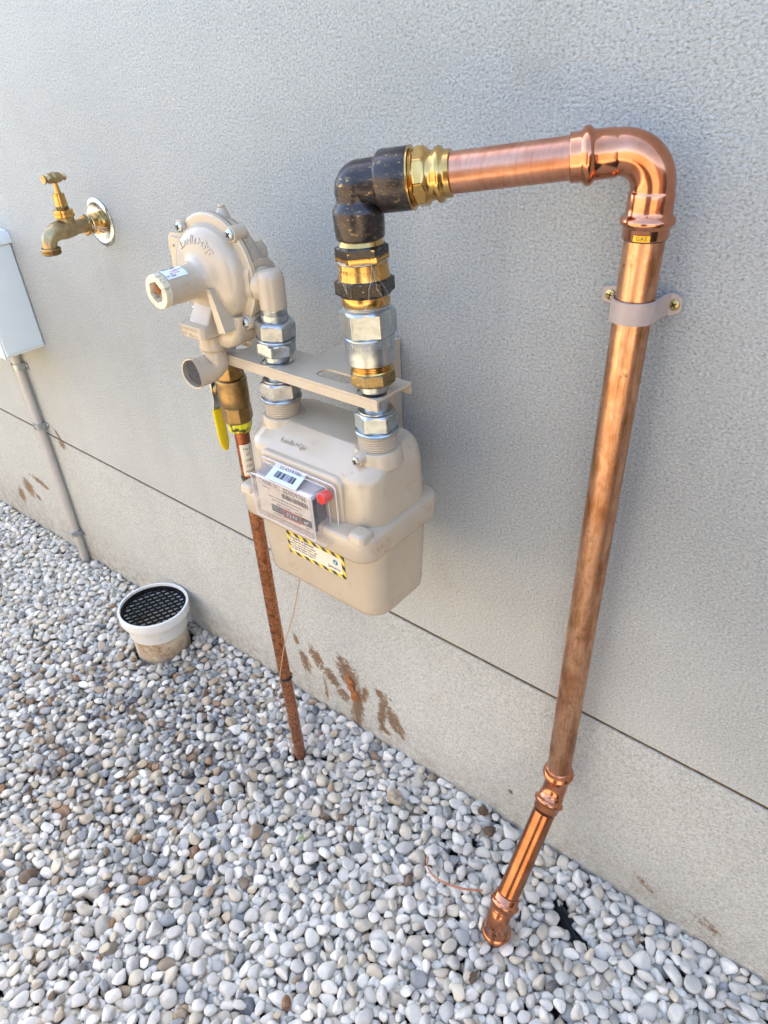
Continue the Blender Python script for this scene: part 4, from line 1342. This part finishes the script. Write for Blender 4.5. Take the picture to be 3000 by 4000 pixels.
# union between regulator outlet and bracket
un = thing('pipe_union', 'dull steel pipe union joining the regulator outlet to the bracket', 'pipe union', (OX, OY, .984))
US = Vector((-.6872, -.1635, .9835)); UD = (Vector((OX, OY, 1.06)) - US).normalized()
mb = MB(); lathe(mb, US, UD, [(0, .0172), (.0125, .0172), (.013, .0165)], 40); obj('spigot', mb, M['zinc'], un)
mb = MB(); nut(mb, US, UD, .0115, .0300, .0232, .5, n=144); obj('lower_nut', mb, M['zinc'], un)
mb = MB(); lathe(mb, US, UD, [(.0295, .0225), (.031, .0225), (.0315, .0265), (.0335, .0270), (.0350, .0262)], 60); nut(mb, US, UD, .0345, .0575, .0240, .1, n=144); obj('upper_nut', mb, M['steel'], un)
mb = MB(); lathe(mb, US, UD, [(.0570, .0178), (.0600, .0182), (.0680, .0182)] + thread(.068, .073, .0176, .0018, .001) + [(.075, .0165)], 40); obj('tail_piece', mb, M['zinc'], un)

# ------------------------------------------------------------------ inlet: copper pipe, ball valve
IX, IY = -.8250, -.1450
ip = thing('copper_inlet_pipe', 'thin mottled brown copper pipe rising from the pebbles to the brass valve', 'pipe', (IX, IY, -.02))
mb = MB(); sweep(mb, spline([(IX + .002, IY, -.08), (IX + .002, IY, .10), (IX - .001, IY - .001, .35), (IX - .001, IY, .60), (IX + .003, IY, .845)], 12), .0122, 40)
obj('tube', mb, M['cu_old'], ip)
fnp = cyl_map(IX + .002, IY, .0125, .7780, radians(68))
ls = obj('pipe_label', curved_label(fnp, .022, .058), M['cream_paper'], ip)
mb = MB()
for i in range(5):
    text_on(mb, ['No 2', 'SC', '1080', 'N21', 'MADE'][i], .006, (lambda i: (lambda u, v, h: fnp(u + .001, v + .021 - i * .0105, h + .0003)))(i), ext=.0001)
for zz in (-.012, .002, .014):
    vs = [fnp(a, zz + b, .0004) for a, b in ((-.008, 0), (.008, 0), (.008, .0004), (-.008, .0004))]; mb.add(vs, [(0, 1, 2, 3)])
obj('lettering', mb, M['ink'], ls, smooth=0)
VV = Vector((IX + .001, IY, .832)); vu = Vector((-.02, 0, 1)).normalized()
vl = thing('ball_valve', 'aged brass ball valve with a yellow lever handle and yellow tape', 'valve', VV)
mb = MB(); nut(mb, VV, vu, .015, .043, .0225, .25, n=144, sides=8); obj('lower_hexagon', mb, M['brass_old'], vl)
mb = MB(); lathe(mb, VV, vu, [(.040, .0215), (.0425, .0236), (.055, .0242), (.068, .0246), (.080, .0244), (.0820, .0250), (.0865, .0248), (.088, .0222)], 60); vbod = obj('body', mb, M['brass_old'], vl)
mb = MB(); nut(mb, VV, vu, .087, .117, .0208, .1, n=144, sides=8); obj('upper_hexagon', mb, M['brass_old'], vl)
mb = MB(); lathe(mb, VV, vu, [(.117, .0195), (.119, .0192), (.124, .0185), (.150, .0150), (.18, .0150)], 40); obj('sealed_joint', mb, M['steel'], vl)
mb = MB()
pf = []
for i in range(12):
    pf.append((.119 + i * .0006, .0185 + .0012 * rh.random()))
lathe(mb, VV, vu, pf, 40); obj('upper_tape', mb, M['yellow'], vl)
mb = MB(); a2, b2, d2 = frame(vu)
rings = []
for i, (t, r) in enumerate([(-.004, .0135), (-.002, .0165), (.003, .0182), (.008, .0196), (.013, .0195), (.0165, .0188)]):
    rings.append([VV + d2 * (t + .0012 * sin(3 * th_ + i)) + (a2 * cos(th_) + b2 * sin(th_)) * (r + .0011 * sin(5 * th_ + i * 2) + .0006 * sin(11 * th_ + i)) for th_ in [2 * pi * q / 48 for q in range(48)]])
mb.ring_loft(rings); obj('tape_wrap', mb, M['tape'], vl, smooth=25)
mb = MB(); a_ = VV + d2 * .062 + Vector((-.0235, -.006, 0)); sd_ = Vector((-.98, -.06, 0)).normalized()
lathe(mb, a_, sd_, [(0, .0100), (.008, .0095), (.0085, .0060), (.016, .0060)], 24); nut(mb, a_, sd_, .0135, .019, .0062, 0, n=48); obj('stem', mb, M['brass_old'], vl)
# lever: steel strap cranked outward then a yellow grip
fx_ = Vector((sd_.y, -sd_.x, 0)) * -1
def strip(pts, hw, t, nrm=None):
    rings = []
    for i, p in enumerate(pts):
        p = Vector(p); a = Vector(pts[max(0, i - 1)]); b = Vector(pts[min(len(pts) - 1, i + 1)])
        tg = (b - a).normalized(); wv = fx_; nv = tg.cross(wv).normalized()
        h_ = hw[i] if isinstance(hw, list) else hw
        rings.append([p + wv * h_ + nv * t, p - wv * h_ + nv * t, p - wv * h_ - nv * t, p + wv * h_ - nv * t])
    return rings
lp = [a_ + sd_ * .0125 + Vector((0, 0, .012)), a_ + sd_ * .0125 + Vector((0, 0, -.004)), a_ + sd_ * .0128 + Vector((0, 0, -.018)), a_ + sd_ * .017 + Vector((0, 0, -.030)), a_ + sd_ * .018 + Vector((0, 0, -.044))]
mb = MB(); mb.ring_loft(strip(lp, [.0075, .0085, .0078, .0078, .0080], .0012)); lev = obj('lever', mb, M['zinc'], vl, smooth=30)
gp = [a_ + sd_ * (.0178 + .0001 * i) + Vector((.0004 * i, 0, -.036 - .0075 * i)) for i in range(11)] 
gw = [.0102] * 8 + [.0098, .0080, .0035]
mb = MB(); 
rings = []
for p, hw in zip(gp, gw):
    ring = []
    for i in range(16):
        th_ = 2 * pi * i / 16
        cx_, sx_ = cos(th_), sin(th_)
        ring.append(p + fx_ * hw * (abs(cx_) ** .6) * (1 if cx_ > 0 else -1) + sd_ * .0032 * (abs(sx_) ** .8) * (1 if sx_ > 0 else -1))
    rings.append(ring)
mb.ring_loft(rings); obj('grip', mb, M['yellow'], lev, smooth=50)

def tie(loc, tail):
    x, y, z = loc
    t = thing('cable_tie', 'black cable tie with a stub tail round the thin copper pipe near the pebbles' if tail else 'black plastic band round the thin copper pipe just below its paper label', 'cable tie', loc, 'black ties on the thin copper pipe')
    mb = MB(); lathe(mb, (x, y, z - .0035), (.05, .03, 1), [(0, .0124), (.0004, .0138), (.0032, .0144), (.0062, .0138), (.0066, .0124)], 40, cap=False); obj('band', mb, M['black'], t)
    if tail:
        mb = MB(); mb.box((x - .0185, y - .007, z - .003), (x - .0115, y + .002, z + .004), .001); obj('head', mb, M['black'], t)
        mb = MB(); sweep(mb, [(x - .015, y - .004, z), (x - .024, y - .010, z + .000), (x - .034, y - .012, z - .002)], .0016, 8); obj('tail', mb, M['black'], t)
tie((IX + .002, IY, .7410), False)
tie((IX + .001, IY, .2480), True)

# tracer wire hanging beside the inlet pipe
mb = MB()
W = [(-.722, -.13, .645), (-.730, -.135, .60), (-.742, -.14, .54), (-.768, -.145, .45), (-.800, -.152, .36), (-.818, -.160, .28), (-.828, -.163, .235), (-.838, -.166, .215), (-.846, -.160, .185), (-.842, -.157, .150), (-.830, -.158, .12), (-.822, -.160, .07), (-.826, -.163, .03), (-.828, -.165, -.03)]
sweep(mb, spline(W, 5), .0010, 8)
tag(obj('tracer_wire', mb, M['wiretan'], loc=(-.828, -.165, -.02)), 'thin tan wire dangling beside the thin copper pipe into the pebbles', 'wire')

# ------------------------------------------------------------------ garden tap
TX, TZ = -1.3435, 1.0745
tap = thing('garden_tap', 'brass garden tap with a T handle on a round metal wall plate', 'tap', (TX, 0, TZ))
mb = MB(); lathe(mb, (-1.350, -.0006, 1.0715), FY, [(0, .0445), (.0012, .0450), (.0030, .0420), (.0036, .0385), (.0037, .0375), (.0030, .0365), (.0028, .02)], 64); obj('wall_plate', mb, M['stainless'], tap)
TD = (Vector((-1.334, -.085, 1.0760)) - Vector((-1.348, 0, 1.0720))).normalized(); T0 = Vector((-1.348, 0, 1.0720))
mb = MB(); nut(mb, T0, TD, .0030, .0105, .0195, .2, n=120, sides=6); lathe(mb, T0, TD, [(.010, .0180), (.012, .0172), (.020, .0172), (.022, .018), (.030, .0180), (.0315, .0165)], 48); obj('extension_piece', mb, M['brass'], tap)
mb = MB(); nut(mb, T0, TD, .0335, .0415, .0172, .45, n=120); lathe(mb, T0, TD, [(.0300, .0120), (.0345, .0120)], 30); obj('backnut', mb, M['brass_old'], tap)
mb = MB()
BC = T0 + TD * .078
prof_ = [T0 + TD * .040, T0 + TD * .050, T0 + TD * .060, T0 + TD * .072, T0 + TD * .086, T0 + TD * .104 + Vector((0, 0, -.001)), T0 + TD * .119 + Vector((0, 0, -.008)), T0 + TD * .126 + Vector((0, 0, -.019)), T0 + TD * .127 + Vector((0, 0, -.029))]
sp9 = spline(prof_, 5)
rads_ = [.0130, .0125, .0132, .0158, .0178, .0160, .0142, .0133, .0130]
rs9 = [np.interp(i / 5, range(9), rads_) for i in range(len(sp9))]
sweep(mb, sp9, rs9, 40)
lathe(mb, BC + Vector((0, 0, -.006)), (0, 0, 1), [(0, .0150), (.010, .0165), (.022, .0155), (.028, .0160)], 40)
obj('tap_body', mb, M['brass_cast'], tap, smooth=60)
mb = MB(); lathe(mb, sp9[-1] + Vector((0, 0, .003)), DN, [(0, .0158), (.0015, .0182), (.004, .0182)] + thread(.004, .0120, .0176, .0024, .001) + [(.0125, .0150), (.0126, .0115), (.006, .011)], 48, cap=False); obj('hose_thread', mb, M['brass_old'], tap)
mb = MB(); lathe(mb, BC, (0, 0, 1), [(.020, .0165), (.0215, .0185), (.0270, .0185), (.0275, .0172), (.0285, .0172), (.0290, .0182), (.0330, .0182), (.0340, .0165), (.0345, .012)], 48)
obj('bonnet', mb, M['brass'], tap)
mb = MB(); nut(mb, BC, (0, 0, 1), .034, .0405, .0112, .2, n=72); obj('gland_nut', mb, M['hexbrown'], tap)
mb = MB(); lathe(mb, BC, (0, 0, 1), [(.0400, .0112), (.0405, .0118), (.058, .0102), (.0585, .0108), (.061, .0106), (.0615, .006), (.070, .0048), (.080, .0040), (.083, .0052)], 40); obj('spindle', mb, M['brass'], tap)
mb = MB(); HB = BC + Vector((0, .0, .0870))
lathe(mb, HB + Vector((-.003, .0225, 0)), Vector((.14, -1, 0)), [(0, .0001), (.0002, .0066), (.0016, .0074), (.003, .0066), (.006, .0048), (.0095, .0078), (.0135, .0088), (.0175, .0080), (.0195, .0092), (.0225, .0102), (.0255, .0092), (.0275, .0080), (.0315, .0088), (.0355, .0078), (.039, .0050), (.0415, .0066), (.0435, .0076), (.0450, .0070), (.0452, .0001)], 36)
obj('handle', mb, M['brass_cast'], tap, smooth=50)
mb = MB()
for q in range(14):
    a0 = rh.uniform(0, 6.28); pts = []
    for i in range(6):
        a = a0 + .55 * i
        pts.append(T0 + TD * (.0325 + rh.uniform(-.001, .0015)) + Vector((cos(a), 0, sin(a))) * (.0172 + rh.uniform(0, .001)))
    sweep(mb, spline(pts, 3), .00035, 4)
for q in range(6):
    s = T0 + TD * .032 + Vector((.017, 0, -.001 * q)); pts = [s]
    for i in range(5):
        s = s + Vector((.0012, .005, -.0016 - .0006 * q * .4)) + Vector((rh.uniform(-.001, .001), 0, rh.uniform(-.001, .001))); pts.append(s)
    sweep(mb, spline(pts, 3), .0003, 4)
obj('hemp_fibre', mb, M['hemp'], tap)['kind'] = 'stuff'

# ------------------------------------------------------------------ meter box, conduit, drain
bx = thing('wall_box', 'pale green white wall mounted metal utility box cut off at the left edge', 'utility box', (-1.95, 0, .73))
mb = MB(); mb.box((-2.300, -.102, .7290), (-1.785, -.0015, .9860), .003); obj('cabinet', mb, M['boxpaint'], bx)
mb = MB(); mb.box((-2.305, -.1065, .7250), (-1.7880, -.1023, .975), .002); obj('door', mb, M['boxpaint'], bx)
mb = MB(); mb.ring_loft([rrect(-2.042, -.054, .262, .056, .006, .9863), rrect(-2.042, -.054, .264, .058, .006, .9880), rrect(-2.042, -.054, .264, .058, .006, 1.0080), rrect(-2.042, -.050, .258, .050, .006, 1.0160)]); obj('lid', mb, M['boxpaint'], bx)
mb = MB(); mb.box((-1.7848, -.098, .7380), (-1.7815, -.0018, .7410), .001); obj('side_flange', mb, M['boxpaint'], bx)
CX = -1.978
co = obj('conduit', sweep(MB(), spline([(-1.966, -.0160, .728), (-1.970, -.0160, .60), (CX, -.0160, .30), (-1.990, -.0165, .06), (-1.996, -.0165, -.10)], 8), .0126, 28), M['conduit'], loc=(-1.99, -.016, -.05))
tag(co, 'grey electrical conduit running down the wall from the utility box into the pebbles', 'conduit')
def clipmesh():
    mb = MB(); rings = []
    pth = [(-.018, -.0008), (-.0145, -.0010), (-.0142, -.012)] + [(.0145 * cos(a), -.016 + .0145 * sin(a)) for a in [pi + pi * i / 10 for i in range(11)]] + [(.0142, -.012), (.0145, -.0010), (.030, -.0008)]
    for i, (x, y) in enumerate(pth):
        a = pth[max(0, i - 1)]; b = pth[min(len(pth) - 1, i + 1)]; tx, ty = b[0] - a[0], b[1] - a[1]; l = math.hypot(tx, ty)
        x2, y2 = x + ty / l * .0016, y - tx / l * .0016
        rings.append([(x, y, -.0095), (x2, y2, -.009), (x2, y2, .009), (x, y, .0095)])
    return mb.ring_loft(rings)
labs = ['zinc saddle clip on the grey conduit just under the utility box', 'zinc saddle clip on the grey conduit beside the wall joint', 'dull saddle clip low on the grey conduit near the pebbles']
first = None
for (x, z), lab in zip(((-1.9685, .6390), (-1.9735, .4520), (-1.9905, .0540)), labs):
    if first is None:
        t = thing('conduit_clip', lab, 'clip', (0, 0, 0), 'saddle clips on the conduit')
        obj('strap', clipmesh(), M['zinc'], t)
        screw(t, (.0225, -.0024, 0), FY, 'zinc', .0042, .0022)
        first = t
    else:
        t = first.copy(); scene.collection.objects.link(t); t['label'] = lab
        for ch in list(first.children):
            c2 = ch.copy(); scene.collection.objects.link(c2); c2.parent = t
            for g2 in ch.children:
                g3 = g2.copy(); scene.collection.objects.link(g3); g3.parent = c2
    t.location = (x, 0, z)

DX, DY = -1.420, -.104
dr = thing('drain_riser', 'white plastic drain riser with a black grate standing in the pebbles', 'drain', (DX, DY, -.04))
DU = Vector((.0, .03, 1)).normalized(); D0 = Vector((DX, DY, 0))
mb = MB(); lathe(mb, D0, DU, [(-.10, .0740), (.030, .0740)], 72); obj('lower_pipe', mb, M['pvc_stained'], dr, label='brown stained pipe end')
mb = MB(); lathe(mb, D0, DU, [(.022, .0745), (.0225, .0800), (.068, .0808), (.070, .0815), (.0715, .0925), (.0730, .0940), (.0980, .0945), (.1000, .0935), (.1002, .0885), (.0985, .0878), (.080, .0875), (.078, .0700), (.02, .0700)], 96, cap=False)
obj('collar', mb, M['pvc'], dr, smooth=35)
mb = MB(); lathe(mb, D0, DU, [(.0840, .0872), (.0930, .0872), (.0932, .0800), (.0840, .0800)], 72, cap=False)
a3, b3, d3 = frame(DU)
for q in range(-5, 6):
    o_ = q * .0158
    hl = math.sqrt(max(0, .0815 ** 2 - o_ ** 2))
    for ang in (radians(20), radians(96)):
        e = a3 * cos(ang) + b3 * sin(ang); f_ = d3.cross(e)
        p0 = D0 + d3 * .0885 + f_ * o_
        w_ = .0017
        vs = [p0 + e * (hl * i) + f_ * (w_ * j) + d3 * (.0022 * kk2 - (.0001 if ang > 1 else 0)) for kk2 in (-1, 1) for i, j in ((-1, -1), (1, -1), (1, 1), (-1, 1))]
        mb.add(vs, [(3, 2, 1, 0), (4, 5, 6, 7), (0, 1, 5, 4), (1, 2, 6, 5), (2, 3, 7, 6), (3, 0, 4, 7)])
obj('grate', mb, M['black_rough'], dr, smooth=30)
mb = MB(); lathe(mb, D0, DU, [(.018, .0690), (.020, .0690)], 48); obj('dark_disc', mb, M['dark'], dr)  # plain dark disc closing the riser below the grate

# ------------------------------------------------------------------ small things
mb = MB()
for q, (dx, dz, s_) in enumerate(((0, 0, .016), (.004, -.014, .013), (.010, -.028, .015), (-.004, .012, .010), (.013, -.040, .014))):
    v, f = pebble(700 + q, 3)
    mb.add([(-.782 + dx + x * s_ * .9, -.003 + y * s_ * .45, .128 + dz + z * s_) for x, y, z in v.tolist()], f)
tag(obj('mud_lump', mb, M['clay'], loc=(-.78, 0, .11)), 'orange brown lump of mud stuck to the wall above the pebbles', 'mud lump')
mb = MB(); sweep(mb, spline([(-.440, -.168, .004), (-.428, -.186, .010), (-.405, -.197, .016), (-.375, -.194, .018), (-.345, -.182, .018), (-.318, -.162, .014)], 6), [.0014 + .0008 * (i / 30) for i in range(31)], 8)
tag(obj('root_strand', mb, M['root'], loc=(-.40, -.19, .01)), 'thin curved reddish root lying on the pebbles left of the thick pipe', 'root')
def rocky(name, seed, loc, sc, mat, label, cat):
    mb = MB()
    r_ = np.random.default_rng(seed)
    v, f = pebble(seed, 4)
    nz_ = np.zeros(len(v))
    for _ in range(14):
        kx = r_.normal(size=3) * 6; nz_ += np.sin(v @ kx + r_.uniform(0, 6))
    v = v * (1 + .028 * nz_)[:, None]
    mb.add([(loc[0] + x * sc[0], loc[1] + y * sc[1], loc[2] + z * sc[2]) for x, y, z in v.tolist()], f)
    return tag(obj(name, mb, mat, loc=loc), label, cat)
rocky('rough_stone', 31, (-.572, -.108, .006), (.020, .016, .013), M['rockbrown'], 'rough tan stone lying on the white pebbles', 'stone')
rocky('soil_clod', 32, (-.372, -.050, .006), (.011, .013, .009), M['soil'], 'dark brown clod of soil close to the wall foot left of the thick pipe', 'soil clod')
rocky('soil_clod', 33, (-.405, -.020, .010), (.011, .010, .010), M['soil'], 'small olive brown clod of soil touching the wall foot', 'soil clod')
rocky('bark_piece', 34, (-.252, -.292, .014), (.006, .013, .006), M['soil'], 'small dark piece of bark between pebbles below the thick pipe', 'bark')
mb = MB()
for a, ln in ((.3, .022), (1.1, .018), (-.5, .016)):
    p = Vector((-.672, -.300, .008)); e = Vector((cos(a), sin(a), .25)); sdv = Vector((-sin(a), cos(a), 0)) * .0016
    mb.add([p, p + e * ln * .5 + sdv, p + e * ln, p + e * ln * .5 - sdv, p + e * ln * .5 + Vector((0, 0, .0008))], [(0, 1, 4), (1, 2, 4), (2, 3, 4), (3, 0, 4)])
tag(obj('leaf_sprig', mb, M['leaf'], loc=(-.672, -.300, .006)), 'tiny yellow green leaf sprig lying among the white pebbles', 'leaf')

# a folded strip of the weed mat pushed up between the stones
mb = MB(); rings = []
for i in range(13):
    t = i / 12; x = -.212 + .098 * t; y = -.084 - .048 * t
    ring = []
    for j in range(7):
        q = (j - 3) / 3; w_ = .013 * (1 - .5 * abs(2 * t - 1) ** 3)
        ring.append((x + .5 * q * w_, y + q * w_, -.012 + .0035 * sin(5 * t + 2 * q) + .003 * cos(9 * q) - .010 * abs(2 * t - 1) ** 4))
    ring += [(a, b, c_ - .0015) for a, b, c_ in reversed(ring)]
    rings.append(ring)
mb.ring_loft(rings)
tag(obj('weed_mat_scrap', mb, M['fabric'], loc=(-.165, -.108, -.02)), 'crumpled black weed mat showing between pebbles right of the thick pipe foot', 'weed mat')
